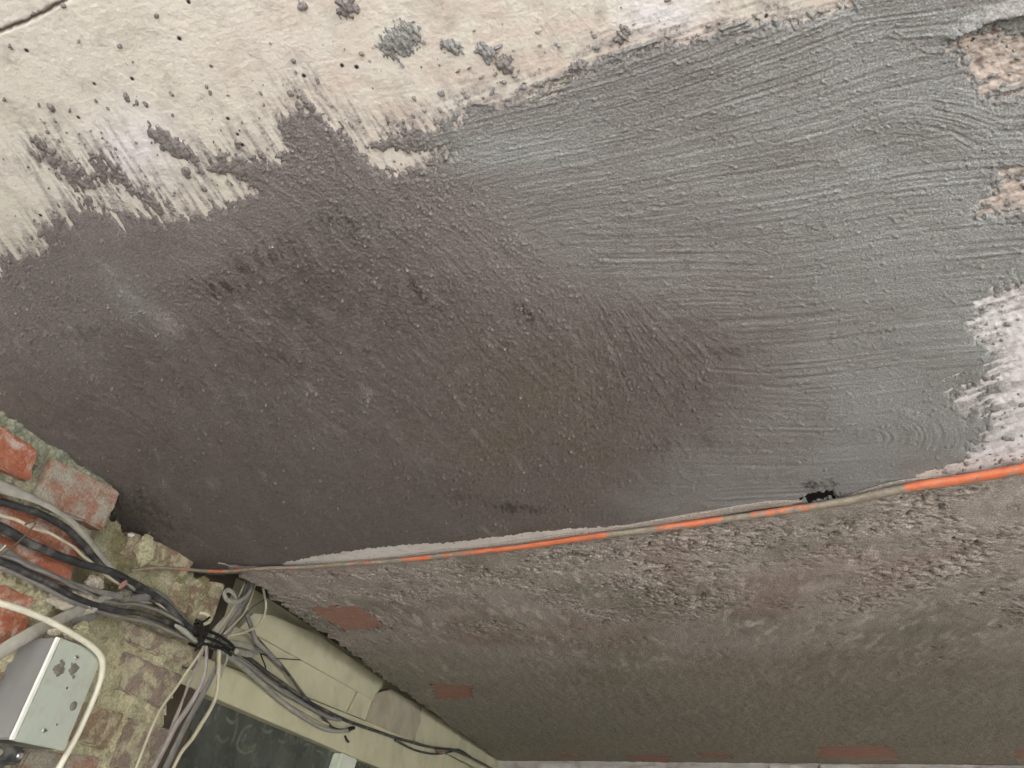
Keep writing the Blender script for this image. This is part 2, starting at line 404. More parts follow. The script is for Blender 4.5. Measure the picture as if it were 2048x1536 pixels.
# ---- trowel strokes
bR = seg_interp(V, [(-300, 500), (0, 690), (330, 905), (470, 1040), (560, 1150), (700, 1400), (780, 1440), (880, 1330), (960, 1260), (1150, 1200)])
wR = sig((U + wob * 2 - bR) / 45)
xs_, ys_ = prs.uniform(850, 2350, 30), prs.uniform(-150, 1080, 30)
near = np.full(U.shape, 1e12); ang_j = np.zeros(U.shape); sid = np.zeros(U.shape)
for k in range(30):
    dd = ((U + wob * 3 - xs_[k]) / 1.9) ** 2 + (V + wob * 3 - ys_[k]) ** 2
    m_ = dd < near; near = np.where(m_, dd, near)
    ang_j = np.where(m_, prs.normal() * .055, ang_j); sid = np.where(m_, prs.uniform(0, 400), sid)
g = seg_interp(V, [(-200, -.36), (60, -.34), (200, -.27), (400, -.17), (600, -.09), (800, -.02), (950, -.05), (1150, -.12)])
v0 = V - g * (U - 1450) * .8
g = seg_interp(v0, [(-200, -.36), (60, -.34), (200, -.27), (400, -.17), (600, -.09), (800, -.02), (950, -.05), (1150, -.12)])
curl = -24 * np.clip((U - 1700) / 330, 0, 1.6) ** 2 * np.exp(-((V - 260) / 190) ** 2) + 14 * np.clip((U - 1600) / 330, 0, 1.4) ** 2 * np.exp(-((V - 830) / 120) ** 2)
phi = V - (g + ang_j) * (U - 1450) + curl + fbm(U / 500, V / 500, 3, 2) * 14 + sid
al = U + sid * 3
def ridges(phi, al, lam, L, seed):
    n = vn(phi / lam, al / L, seed); return n
def rg(n): return 1 - 2.6 * np.abs(n)
sR = .34 * rg(ridges(phi, al, 8.5, 700, 1)) + .42 * ridges(phi, al, 5.0, 420, 2) + .55 * ridges(phi, al, 7.0, 600, 4) + .18 * rg(ridges(phi, al, 24, 700, 3))
gate = np.clip(.75 + .7 * fbm(U / 120, phi / 35, 1, 3), .15, 1.4)
wSw = np.exp(-((U - 1815) / 105) ** 2 - ((V - 872) / 52) ** 2) + np.exp(-((U - 1890) / 120) ** 2 - ((V - 225) / 70) ** 2)
rsw = np.where(V > 500, np.hypot((U - 1735) * .75, (V - 872) * 1.5), np.hypot((U - 1790) * .6, (V - 330) * 1.3))
sSw = .5 * rg(vn(rsw / 9, U / 400, 1)) + .55 * vn(rsw / 6, U / 300, 2)
wSw = np.clip(wSw * 1.0 * (.8 + 1.2 * fbm(U / 40, V / 30, 2, 2)), 0, .9)
sR = sR * gate * (1 - wSw) + sSw * 1.0 * wSw
fx, fy = U - 1110, V - 420
fr = np.sqrt(fx * fx + fy * fy); fa = np.arctan2(fy, fx)
wF = np.exp(-((U - 1240) / 170) ** 2 - ((V - 720) / 165) ** 2)
sF = .8 * vn(fa * 380 / 11, fr / 220, 3) + .45 * vn(fa * 380 / 6, fr / 160, 5)
phL = (U * .72 - V * .69) + fbm(U / 300, V / 300, 1, 2) * 40; alL = (U * .69 + V * .72)
sL = .55 * vn(phL / 7, alL / 190, 4) + .6 * vn(phL / 16, alL / 260, 5)
phB = V + .10 * U + fbm(U / 300, V / 300, 4, 2) * 20
sB = .7 * vn(phB / 7, U / 200, 2)
wB = sig((V - seg_interp(U, [(0, 900), (400, 960), (900, 900), (1200, 880)])) / 40)
smoothL = sig((seg_interp(V, [(300, 520), (420, 330), (520, 480), (700, 100)]) - U) / 80)
wS = np.exp(-((U - 230) / 190) ** 2 - ((V - 480) / 75) ** 2) + .8 * np.exp(-((U - 480) / 120) ** 2 - ((V - 420) / 40) ** 2)
stroke = wR * sR * 1.0 + (1 - wR) * ((1 - wB) * sL * .60 + wB * sB * .5) * (1 - .8 * np.clip(wS, 0, 1)) + wF * (sF * .85)
grain = fbm(U / 5.2, V / 5.2, 4, 2) * (.30 + .50 * (1 - wR)) * (1 - .75 * np.clip(wS, 0, 1)) + fbm(U / 60, V / 60, 0, 3) * .3
lump = np.zeros(U.shape)
for k in range(13000):
    x = prs.uniform(U0 + 5, U1 - 9); y = prs.uniform(20, 1110)
    j = int((y - V0) / DU); i = int((x - U0) / DU)
    w = wR[j, i]
    p = .42 if w > .5 else .8
    if wS[j, i] > .3: p *= .15
    if vn(np.array(x / 140.), np.array(y / 70.), 2) < -.15: p *= .25
    if prs.rand() > p: continue
    if w > .5:
        stamp(lump, U0, V0, DU, DU, x, y, prs.uniform(2.6, 7), prs.uniform(2.2, 3.4), -.15 + prs.normal() * .3, prs.uniform(.4, 1.3), 'max', .8)
    else:
        r = prs.uniform(2.2, 4.0); stamp(lump, U0, V0, DU, DU, x, y, r, r, 0, prs.uniform(.7, 2.0), 'max', .8)
T_in = np.clip(T, 0, 1)
relief = (stroke + grain + lump) * np.clip(T_in * 1.6, 0, 1)
thick = np.where(T > 0, .35 + 1.5 * T_in ** .6, T * 2.0)      # millimetres below the painted slab
low = fbm(WX * 3, WY * 3, 1, 3) * 2.5                           # the slab itself is not quite flat
ckv = seg_interp(U, [(1895, 76), (1930, 58), (1965, 40), (2000, 30), (2048, 20), (2300, -30)]) + vn(U / 22, V / 22, 2) * 5
lip = np.clip((V - ckv + 30) / 30, 0, 1) * sig((ckv - V) / 1.5) * sig((U - 1895) / 7)
zz = ZC - lip * .008 - (low + .3) / 1000 - (thick + relief) / 1000 - .0012
Vm = BASE.copy(); Vm[..., 2] = zz
vis = (T > -.35) & (V < edge + np.where(U < 455, 120, 14)) & (WY < 1.162)
keep = vis[:-1, :-1] | vis[1:, :-1] | vis[:-1, 1:] | vis[1:, 1:]
# ---- colour zones of the coat (darker, bluer, dirtier mortar and one ridge shadow)
bl = wR * (.75 + .5 * fbm(U / 190, V / 90, 2, 3)) * seg_interp(U, [(800, .45), (1200, .45), (1500, .7), (1750, 1.0), (2300, 1.05)])
bl = bl * (1 - .8 * np.exp(-((U - 1430) / 230) ** 2 - ((V - 690) / 190) ** 2)) * (1 - .55 * np.exp(-((V - 880) / 60) ** 2 - ((U - 1450) / 300) ** 2))
bl = bl + .75 * np.exp(-((U - 1020) / 140) ** 2 - ((V - 290) / 40) ** 2) + .55 * np.exp(-((U - 700) / 70) ** 2 - ((V - 440) / 30) ** 2)
bl = bl + .8 * np.clip(ell(U, V, 280, 610, 130, 42, 48), 0, 1) * (1 + fbm(U / 22, V / 22, 3, 3))
bl = np.clip(bl + .25 * sR * wR, 0, 1)
ol = np.exp(-((U - 1080) / 230) ** 2 - ((V - 850) / 190) ** 2) * (.85 + .8 * fbm(U / 120, V / 60, 4, 3))
ol = np.clip(ol * .75 + .35 * np.clip(fbm(U / 150, V / 80, 2, 4), 0, 1) * (1 - wR), 0, 1)
sn = fbm(phL / 11, alL / 42, 2, 4, .65) * 1.7 + fbm(U / 7, V / 7, 1, 2) * .9
DARKER_ZONE = [(-250, 800), (0, 760), (170, 740), (330, 610), (480, 490), (640, 420), (760, 425), (860, 540), (1000, 610), (1150, 650), (1260, 610), (1420, 640), (1520, 690), (1490, 780), (1360, 880), (1290, 950), (1260, 1030), (1220, 1100), (400, 1260), (-250, 1000)]
darker_zone = sig((sdf(U, V, DARKER_ZONE) + 75 * fbm(U / 130, V / 80, 3, 5, .6) + 16 * sn) / 36)  # coat is darker brown from the lower left to the centre
darker_zone = np.clip(darker_zone * (.88 + .4 * fbm(phL / 40, alL / 130, 4, 4)), 0, 1)
stn = np.zeros(U.shape)
for (cx, cy, rx, ry, an, amt) in [(690, 440, 70, 26, 15, 1.5), (450, 572, 75, 24, 5, 1.4), (830, 570, 70, 22, 38, 1.0), (1060, 625, 44, 20, 25, 1.2), (640, 560, 190, 46, 36, .55),
                                  (540, 510, 110, 34, -22, .8), (590, 620, 130, 40, 40, .5), (1640, 965, 34, 14, 0, 1.5), (1040, 1013, 95, 12, 2, 1.0), (1325, 885, 46, 30, 0, .55), (1410, 880, 40, 18, 0, .4),
                                  (1430, 700, 90, 12, -5, .8), (560, 708, 60, 14, 20, .8), (930, 990, 90, 12, 5, .5), (1250, 760, 90, 120, 0, .25), (300, 1020, 120, 34, 38, .7), (180, 660, 120, 22, -10, .4), (1250, 470, 22, 16, 0, .6), (1010, 505, 20, 12, 0, .4), (735, 700, 14, 5, 30, .9), (848, 820, 12, 4, 40, 1.2)]:
    e = np.clip(ell(U, V, cx, cy, rx * 1.35, ry * 1.5, an), 0, 1)
    stn = np.maximum(stn, np.clip(e * 1.5 + sn * 1.0 - .72, 0, 1) * (e > 0) * min(amt * .9, 1.0))
stn = np.maximum(stn, np.exp(-((V - ckv - 4) / 4.5) ** 2) * sig((U - 1895) / 7) * .9)  # shadow of the ridge painted as a dark line
stn = np.clip(stn * .85 + .22 * np.clip(-relief * 1.2 - .15, 0, 1) * 0, 0, 1)
lime = np.clip((lump - 1.15) * 1.5, 0, 1) * (vn(U / 9, V / 9, 3) > .1) * (1 - wR) * .75
lime = np.maximum(lime, .22 * np.clip(fbm(phL / 30, alL / 90, 5, 4) * 2.0 - .6, 0, 1) * (1 - wR))
lime = lime + .35 * np.clip(ell(U, V, 335, 640, 60, 28, 35) * (1 + fbm(U / 9, V / 9, 2, 2)), 0, 1)
mort = link('mortar_coat', grid_mesh('mortar_coat', Vm, keep, dict(blue=bl, olive=ol, darker_zone=darker_zone, stain_shade=stn, lime=np.clip(lime, 0, 1)), flip=False), M['mortar'], tag_ceiling)
mort['label'] = 'grey trowelled mortar smeared across the ceiling in fan strokes'

# ---- painted concrete surface, only built finely where it shows
crack = np.minimum(np.abs((V - seg_interp(U, [(-260, 160), (0, 62), (60, 38), (130, 0), (300, -90)])) + vn(U / 12, V / 12, 1) * 3), 30)
crk = np.exp(-(crack / 4.5) ** 2) * sig((170 - U) / 15)
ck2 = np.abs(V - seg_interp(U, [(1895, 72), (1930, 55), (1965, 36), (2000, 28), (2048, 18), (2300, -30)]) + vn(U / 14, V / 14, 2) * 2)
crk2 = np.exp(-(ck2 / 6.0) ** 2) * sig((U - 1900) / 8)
slabn = fbm(U / 18, V / 18, 2, 4) * .28 + fbm(U / 5, V / 5, 1, 2) * .10 + vn(ph_r / 8, al_r / 60, 2) * .08
patch = sig((U - 1840) / 20) * (fbm(U / 22, V / 14, 3, 3) * .9)
slabn = slabn + np.clip(patch, -.5, .5) * sig((2290 - U) / 30)
slabz = ZC - (low + .3) / 1000 - .0012 - np.clip(slabn, -.6, .3) / 1000 + (crk * 2.5 + crk2 * 2.5) / 1000
ledge = np.exp(-((V - seg_interp(U, [(1850, 60), (1930, 40), (2000, 14), (2300, -60)])) / 16) ** 2) * sig((U - 1890) / 14)
slabz = slabz - ledge * .004
holez = np.clip(ell(U, V, 1640, 992, 44, 12, -8) * 3, 0, 1)
slabz = slabz + holez * .0035
Vs = BASE.copy(); Vs[..., 2] = slabz
cov_s = np.minimum(T, cov / 40)
vis = (T < .55) & (V < edge + 30) & (WY < 1.162)
keep = vis[:-1, :-1] | vis[1:, :-1] | vis[:-1, 1:] | vis[1:, 1:]
film = np.clip(np.exp(np.minimum(cov, 0) / 40.) * (1.1 + 2.2 * st + 1.2 * blob) - .16, 0, .9) * (1 - botm)
pink = np.clip(sig((U - 560) / 130) * (.4 + 1.2 * fbm(U / 110, V / 60, 2, 3)) + sig((U - 1850) / 30) * .75, 0, 1) * sig((560 - V) / 40) * .9
wht = np.clip(np.exp(-((U - 270) / 80) ** 2 - ((V - 290) / 70) ** 2) * .9 + np.exp(-((U - 1320) / 90) ** 2 - ((V - 25) / 45) ** 2) + sig((U - 1900) / 20) * sig((V - 520) / 20) + .3 * (V > 1000), 0, 1)
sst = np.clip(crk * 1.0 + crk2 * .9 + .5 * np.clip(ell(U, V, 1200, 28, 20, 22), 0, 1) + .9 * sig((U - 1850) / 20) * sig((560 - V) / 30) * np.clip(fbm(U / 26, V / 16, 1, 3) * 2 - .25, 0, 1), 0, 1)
sst = np.clip(sst + .75 * sig((U - 1900) / 20) * sig((V - 520) / 20) * np.clip(vn(ph_r / 6, al_r / 22, 5) * 2.2 - .9, 0, 1) + holez, 0, 1)  # also holds the hole's shade and the ridge's shadow line
fade = sig((2290 + 40 * fbm(U / 40, V / 40, 2, 3) - U) / 22) * sig((V + 205 + 30 * fbm(U / 40, V / 40, 2, 3)) / 18)
pink, wht, sst, film = pink * fade, wht * fade, sst * fade, film * fade
pc = link('painted_concrete', grid_mesh('painted_concrete', Vs, keep, dict(pink=pink, white=wht, stain_shade=sst, film=film, hole_shade=np.clip((ell(U, V, 1640, 991, 48, 15, -8) + .5 * fbm(U / 11, V / 7, 3, 3)) * 9, 0, 1))), M['paint'], tag_ceiling)
pc['label'] = 'bare cream painted concrete pitted with small black holes'

# ---- larger mortar splashes, one object each
for k, (cx, cy, rx, ry, an) in enumerate(BIG):
    R = max(rx, ry) * 1.5
    gu, gv = np.meshgrid(np.arange(cx - R, cx + R, 1.7), np.arange(cy - R, cy + R, 1.7))
    e = ell(gu, gv, cx, cy, rx, ry, an) + .55 * fbm(gu / 13, gv / 13, k, 3) + .35 * vn((gu * .83 - gv * .56) / 5, (gu * .56 + gv * .83) / 22, k)
    b_ = on_ceil(gu, gv)
    lw = fbm(b_[..., 0] * 3, b_[..., 1] * 3, 1, 3) * 2.5
    hgt = np.where(e > 0, .4 + 2.2 * np.clip(e, 0, 1) ** .7 * (1 + .5 * vn((gu * .83 - gv * .56) / 7, (gu * .56 + gv * .83) / 40, 3)), e * 5)
    b_[..., 2] = ZC - (lw + .3) / 1000 - .0012 - hgt / 1000
    vis = e > -.2
    kp = vis[:-1, :-1] | vis[1:, :-1] | vis[:-1, 1:] | vis[1:, 1:]
    z0 = np.zeros(gu.shape)
    o = link('mortar_splash', grid_mesh('mortar_splash', b_, kp, dict(blue=z0 + (.6 if k in (1, 3, 4) else .1), olive=z0, stain_shade=z0, lime=z0)), M['mortar'], tag_ceiling)

# ------------------------------------------------------------------ the rough rendered ceiling beyond the cable
ZB = CEIL - .006
LEFT = [(488, 1150), (512, 1168), (560, 1203), (640, 1262), (700, 1303), (780, 1362), (860, 1420), (930, 1471), (1003, 1523)]
la = on_ceil(np.array([p[0] for p in LEFT]), np.array([p[1] for p in LEFT]), ZB)
nv, nu = 400, 900
y_far = 4.13
ec = on_ceil(np.array([p[0] for p in EDGE[3:]], float), np.array([p[1] for p in EDGE[3:]], float), ZB)
tv = np.linspace(0, 1, nv)[:, None]
def rowy(yn): return 1 / ((1 - tv) / (yn + .12) + tv / (y_far + .12)) - .12
YR = rowy(np.full((1, 1), 1.135))[:, 0]
XL = np.where(YR < la[0, 1], la[0, 0] - .012, np.interp(YR, la[:, 1], la[:, 0]))
XR = 1.45 + (YR - 1.135) * 1.35
tu = np.linspace(0, 1, nu)
X = XL[:, None] + (XR - XL)[:, None] * (tu[None] ** 1.2)
Y = rowy(np.interp(X[0], ec[:, 0], ec[:, 1])[None, :] - .004)
erag = (fbm(Y[:, :1] * 30, Y[:, :1] * 0 + 3, 2, 3) * .020 + vn(Y[:, :1] * 75, Y[:, :1] * 0, 4) * .012 + vn(Y[:, :1] * 170, Y[:, :1] * 0, 1) * .008)
X = X + erag * np.exp(-((X - XL[:, None]) / .02) ** 2)
rough = np.clip(.95 - (Y - 1.0) / 1.0 + 1.9 * fbm(X * 4.2, Y * 4.2, 2, 4, .6), 0, 1) * sig((1.95 - Y + .3 * fbm(X * 2, Y * 2, 3, 2)) / .16)
rough = np.maximum(rough, .55 * np.exp(-((X - XL[:, None]) / .07) ** 2))
rough = np.maximum(rough * np.clip(.75 + 1.3 * fbm(X * 7, Y * 9, 5, 3), .2, 1.25), .10 + .16 * sig((Y - 2.0) / .2))
n1 = fbm(X * 48, Y * 62, 1, 5, .68); n2 = vn(X * 190, Y * 170, 2); n3 = fbm(X * 16, Y * 16, 3, 3)
crumb = np.abs(n1)
lowB = fbm(X * 2.2, Y * 2.2, 4, 3) * .006
n4 = fbm(X * 44, Y * 46, 2, 4, .6)
crackn = np.exp(-(n4 / .055) ** 2) * np.clip(vn(X * 30, Y * 30, 4) * 3 + .5, 0, 1)
flatk = np.minimum(n1, .07 + .10 * vn(X * 9, Y * 9, 2))
hB = (np.clip(flatk, -.5, .3) * 10.5 + n2 * 1.0 * (n1 < .06) + n3 * 1.6) * rough + n3 * .8 + fbm(X * 24, Y * 9, 4, 5, .62) * 2.6
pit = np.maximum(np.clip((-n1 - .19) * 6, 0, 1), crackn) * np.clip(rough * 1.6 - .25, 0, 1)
Zb = CAMZ + ZB - (hB - pit * 5.0) / 1000 - lowB * .5
SB = [dict(q=[(615, 1215), (718, 1213), (768, 1253), (690, 1262)]), dict(q=[(865, 1368), (940, 1372), (945, 1397), (874, 1399)]),
      dict(q=[(1110, 1507), (1140, 1507), (1168, 1517), (1130, 1515)]), dict(q=[(1250, 1510), (1338, 1511), (1336, 1526), (1262, 1520)]),
      dict(q=[(1392, 1504), (1470, 1509), (1462, 1516), (1400, 1514)]), dict(q=[(1640, 1493), (1778, 1493), (1800, 1518), (1635, 1517)]), dict(q=[(2030, 1500), (2140, 1500), (2150, 1517), (2034, 1517)])]
hole = np.zeros(X.shape)
for s in SB:
    w = on_ceil(np.array([a[0] for a in s['q']]), np.array([a[1] for a in s['q']]), ZB)
    s['w'] = w
    ds = sdf(X, Y, w[:, :2])
    hole = np.maximum(hole, np.clip((ds + .024 * fbm(X * 45, Y * 45, 2, 4) - .003) / .003 + .5, 0, 1))
Zb = Zb + hole * .004
Vb = np.stack([X, Y, Zb], -1)
# a skirt turns the broken edge upwards and gives the render its thickness
sk = Vb[:, :1].repeat(5, 1)
for i, (dx, dz) in enumerate([(.030, .055), (.016, .045), (.006, .03), (-.001, .016), (-.002, .006)]):
    sk[:, i, 0] += dx + .006 * vn(YR * 90, YR * 0 + i, 3); sk[:, i, 2] += dz + .004 * vn(YR * 120, YR * 0 + i, 4)
Vb2 = np.concatenate([sk, Vb], 1)
pad = lambda a: np.concatenate([a[:, :1].repeat(5, 1), a], 1)
light = np.clip(np.clip(n2 * 1.8 - .25, 0, 1) * np.clip(rough * 1.6, 0, 1) + np.clip((.14 - np.abs(n1 + .05)) * 6, 0, 1) * rough * np.clip(.2 + 2.4 * n2, 0, 1) * 1.3, 0, 1)
sp_far = np.clip(fbm(X * 42, Y * 13, 5, 3) * 4.2 - .58, 0, 1) * .9 * np.clip(fbm(X * 5, Y * 2.5, 1, 3) * 2.5 + .45, 0, 1)
light = np.clip(np.maximum(light, sp_far) + .45 * np.exp(-((Y - 1.0) / .42) ** 2) * np.clip(.35 + 1.6 * fbm(X * 9, Y * 13, 3, 4), 0, 1), 0, 1)
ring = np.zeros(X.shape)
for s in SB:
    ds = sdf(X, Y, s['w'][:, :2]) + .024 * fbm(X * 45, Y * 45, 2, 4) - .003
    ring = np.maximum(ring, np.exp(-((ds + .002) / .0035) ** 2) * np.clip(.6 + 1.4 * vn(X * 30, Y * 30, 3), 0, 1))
red = np.clip(.7 * np.exp(-((X - .45) / .45) ** 2 - ((Y - 2.2) / .35) ** 2) * (.6 + fbm(X * 4, Y * 4, 2, 3)) + .5 * np.clip(fbm(X * 3, Y * 3, 5, 3) * 2.2 - .2, 0, 1) * sig((1.9 - Y) / .2), 0, 1)
red = np.maximum(red, .55 * sig((Y - 3.45) / .12) * np.clip(.6 + 1.5 * fbm(X * 3, Y * 2, 3, 2), 0, 1))
smo = np.clip(sig((Y - 1.9) / .2), 0, 1) * .8
rs = link('rendered_soffit', grid_mesh('rendered_soffit', Vb2, None, dict(light=pad(light), red=pad(red), smooth=pad(smo), pit=pad(np.clip(np.maximum(pit, ring), 0, 1)))), M['render'])
tag(rs, 'rough brown cement ceiling beyond the orange cable with bricks showing', kind='structure')
back = link('soffit_core', box_mesh('soffit_core', -1.25, 7.6, 1.165, 4.3, ZC + .062, ZC + .22), M['dark'], rs)
def prism(name, P, nrm, depth, mat, parent=None, bevel=.0015, jit=0):
    """P: k x 3 polygon (front face), extruded by depth against nrm"""
    bm = bmesh.new(); P = np.asarray(P, float); nrm = np.asarray(nrm, float)
    if jit: P = P + np.random.RandomState(int(abs(P.sum() * 1e4)) % 9999).normal(size=P.shape) * jit
    f = [bm.verts.new(p) for p in P]; b = [bm.verts.new(p - nrm * depth) for p in P]
    bm.faces.new(f); bm.faces.new(b[::-1])
    for i in range(len(f)):
        j = (i + 1) % len(f); bm.faces.new((f[i], b[i], b[j], f[j]))
    bmesh.ops.recalc_face_normals(bm, faces=bm.faces[:])
    if bevel: bmesh.ops.bevel(bm, geom=bm.edges[:], offset=bevel, segments=2, affect='EDGES', clamp_overlap=True)
    me = bpy.data.meshes.new(name); bm.to_mesh(me); bm.free()
    return link(name, me, mat, parent)
for s in SB:
    w = s['w'].copy(); w[:, 2] += .0008; c_ = w.mean(0); w[:, :2] += (w[:, :2] - c_[:2]) * .06
    prism('brick', w, (0, 0, -1), .06, M['soffit_brick'], rs, .002)

# far whitewashed wall that carries the far end of that ceiling
fw = link('far_wall', box_mesh('far_wall', -1.5, 8.0, 4.16, 4.42, 0, ZC + .2), M['farwall'])
tag(fw, 'whitewashed brick wall closing the far end under the rough ceiling', 'wall', kind='thing')
for i in range(34):
    x = -.75 + i * .255; w = random.uniform(.20, .245)
    adopt(link('brick', box_mesh('brick', x, x + w, 4.11 + random.uniform(0, .02), 4.30, CAMZ + ZB - .085, CAMZ + ZB - .013 + random.uniform(-.006, .006), .006), M['farwall']), fw)

# ------------------------------------------------------------------ brick wall on the left
def WP(pts, off): return on_wall(np.array([p[0] for p in pts], float), np.array([p[1] for p in pts], float), off)
REC = -.065                                     # the limewashed pier stands back from the red bricks
wall = empty('brick_wall', (-DW - .12, .9, 0), 'old brick wall with red bricks, moss and yellow limewash below the ceiling', 'wall', kind='thing')
adopt(link('wall_core', box_mesh('wall_core', -DW - .36, -DW - .11, -.9, 1.30, 0, ZC + .1), M['dark']), wall)
adopt(link('wall_core', box_mesh('wall_core', -DW - .36, -DW - .20, 1.31, 4.3, 0, ZC + .1), M['dark']), wall)
gu, gv = np.meshgrid(np.arange(-260, 520, 2.6), np.arange(700, 1720, 2.6))
PX = WP
off0 = np.zeros(gu.shape) - .011
Pw = on_wall(gu, gv, off0)
step = sig((Pw[..., 1] - (.785 + .012 * vn(Pw[..., 2] * 30, Pw[..., 2] * 0, 1))) / .004)
below = sig((CAMZ + .30 - Pw[..., 2]) / .006) * 0
n_ = fbm(Pw[..., 1] * 26, Pw[..., 2] * 26, 1, 5, .6); nf = fbm(Pw[..., 1] * 90, Pw[..., 2] * 90, 3, 3)
zrel = Pw[..., 2] - CAMZ
topfill = sig((zrel - .455) / .006) * (1 - step)
offb = off0 + n_ * (.011 - .005 * step) + nf * .004 + topfill * .012 + step * (REC - .004 + .011)
hol = np.clip(ell(gu, gv, 262, 1000, 42, 13, 35) * 2, 0, 1)
offb = offb - hol * .07
Pw = on_wall(gu, gv, offb)
ok = Pw[..., 2] < np.where(step > .5, ZC - .012 - .03 * np.clip(fbm(Pw[..., 1] * 22, Pw[..., 1] * 0 + 2, 4, 3) + .1, 0, 1), ZC + .012)
ok &= Pw[..., 1] < 1.165 + .012 * n_ 
kp = ok[:-1, :-1] & ok[1:, :-1] & ok[:-1, 1:] & ok[1:, 1:]
moss = np.clip(sig((zrel - .40) / .03) * (.9 + .6 * n_) * (1 - .55 * step) + .45 * np.clip(n_ * 2, 0, 1), 0, 1)
oliv = np.clip(step * sig((zrel - .29) / .03) * (.55 + .9 * fbm(Pw[..., 1] * 12, Pw[..., 2] * 12, 2, 3)), 0, 1)
adopt(link('mortar', grid_mesh('mortar_bed', Pw, kp, dict(moss=moss, olive=oliv), flip=True), M['bed']), wall)

def brick_on_wall(pts, off, mat, depth=.06, amp=.0035, seed=0, name='brick', root=None, bev=.007):
    """a worn brick: bevelled block from four guide corners on the wall plane, subdivided and roughened"""
    P = WP(pts, off)
    bm = bmesh.new()
    f = [bm.verts.new(p) for p in P]; b = [bm.verts.new((p[0] - depth, p[1], p[2])) for p in P]
    bm.faces.new(f); bm.faces.new(b[::-1])
    for i in range(4):
        j = (i + 1) % 4; bm.faces.new((f[i], b[i], b[j], f[j]))
    bmesh.ops.recalc_face_normals(bm, faces=bm.faces[:])
    bmesh.ops.bevel(bm, geom=bm.edges[:], offset=bev, segments=2, affect='EDGES')
    bmesh.ops.subdivide_edges(bm, edges=[e for e in bm.edges if e.calc_length() > .02], cuts=9, use_grid_fill=True)
    for v in bm.verts:
        a = np.array(v.co.y * 70 + seed * 3.1); c = np.array(v.co.z * 70 + v.co.x * 70)
        v.co.x += float(fbm(a, c, 1, 3)) * amp - .006 * max(0., float(vn(a * .5, c * .5, 3)) - .28); v.co.y += float(vn(c, a, 2)) * amp * .6; v.co.z += float(vn(a, c, 4)) * amp * .6
    for fc in bm.faces: fc.smooth = True
    me = bpy.data.meshes.new(name); bm.to_mesh(me); bm.free(); me.set_sharp_from_angle(angle=.55)
    return adopt(link(name, me, mat), root or wall)
BR = [
    ([(-140, 745), (78, 900), (62, 962), (-140, 880)], .006, 'red'),
    ([(112, 918), (243, 984), (207, 1060), (78, 1005)], .010, 'mossy'),
    ([(-150, 905), (172, 1080), (158, 1122), (-150, 985)], .003, 'red'),
    ([(-160, 1005), (152, 1128), (140, 1172), (-160, 1085)], .004, 'red'),
    ([(-160, 1108), (72, 1196), (38, 1266), (-160, 1205)], .000, 'red'),
    ([(-160, 1222), (66, 1238), (36, 1292), (-170, 1290)], .002, 'red'),
    ([(-190, 1330), (18, 1345), (-8, 1402), (-210, 1400)], -.004, 'dull'),
    ([(-200, 1420), (30, 1440), (5, 1500), (-220, 1510)], -.004, 'dull'),
    ([(262, 1062), (395, 1112), (372, 1158), (240, 1108)], REC - .004, 'limed'),
    ([(330, 1148), (452, 1168), (425, 1245), (312, 1212)], REC - .006, 'limed'),
    ([(232, 1232), (404, 1300), (392, 1340), (262, 1288)], REC + .000, 'dull'),
    ([(250, 1302), (368, 1352), (330, 1420), (236, 1376)], REC + .000, 'dull'),
    ([(166, 1404), (252, 1428), (214, 1500), (132, 1478)], REC + .004, 'limed'),
    ([(262, 1436), (352, 1462), (300, 1560), (224, 1536)], REC + .002, 'dull'),
    ([(60, 1498), (205, 1516), (170, 1590), (20, 1570)], REC + .006, 'mossy'),
    ([(205, 1552), (290, 1578), (250, 1650), (170, 1620)], REC, 'dull'),
    ([(60, 1610), (160, 1630), (120, 1700), (20, 1690)], REC, 'limed'),
]
for k, (pts, off, mt) in enumerate(BR):
    b = brick_on_wall(pts, off + (.002 if off < -.03 else -.003), M[mt], seed=k, bev=.0028)
    if k == 1: b['label'] = 'end brick of the top course smeared with grey green mortar'

# ------------------------------------------------------------------ window with cream head boards
WF = -.115
win = empty('window', (-DW + WF, 1.6, .9), 'cream painted window frame with dark dusty glass under the rough ceiling', 'window', kind='thing')
def board(name, pts, off, depth, mat, bevel=.0012):
    return adopt(prism(name, WP(pts, off), (1, 0, 0), depth, mat, None, bevel), win)
board('backing_board', [(380, 1150), (470, 1150), (1180, 1560), (1180, 1660), (760, 1660), (640, 1560), (380, 1400)], WF - .03, .03, M['cream'], 0)
board('head_board', [(508, 1226), (548, 1231), (640, 1272), (770, 1362), (746, 1400), (527, 1277), (480, 1256)], WF + .004, .03, M['cream'])
board('head_board', [(418, 1222), (480, 1257), (527, 1279), (714, 1382), (692, 1425), (560, 1372), (424, 1318)], WF - .002, .03, M['cream'])
board('head_board', [(716, 1383), (752, 1403), (733, 1441), (694, 1426)], WF - .001, .03, M['cream'])
board('top_rail', [(350, 1288), (424, 1320), (560, 1374), (733, 1443), (900, 1512), (1040, 1600), (880, 1586), (718, 1519), (540, 1443), (432, 1397), (330, 1352)], WF + .008, .03, M['cream'])
board('cover_plate', [(752, 1386), (784, 1378), (841, 1411), (842, 1444), (826, 1482), (733, 1443)], WF + .006, .02, M['plate'], .002)
board('side_board', [(844, 1413), (905, 1452), (1010, 1527), (1040, 1580), (905, 1512), (830, 1482)], WF - .006, .02, M['cream'])
board('mullion', [(686, 1506), (716, 1518), (690, 1600), (660, 1586)], WF + .012, .05, M['whitef'], .004)
pane = board('pane', [(402, 1384), (432, 1396), (690, 1508), (664, 1600), (560, 1640), (300, 1560)], WF - .018, .006, M['glass'], 0)
pane2 = board('pane', [(716, 1517), (1000, 1640), (960, 1700), (690, 1640)], WF - .018, .006, M['glass'], 0)

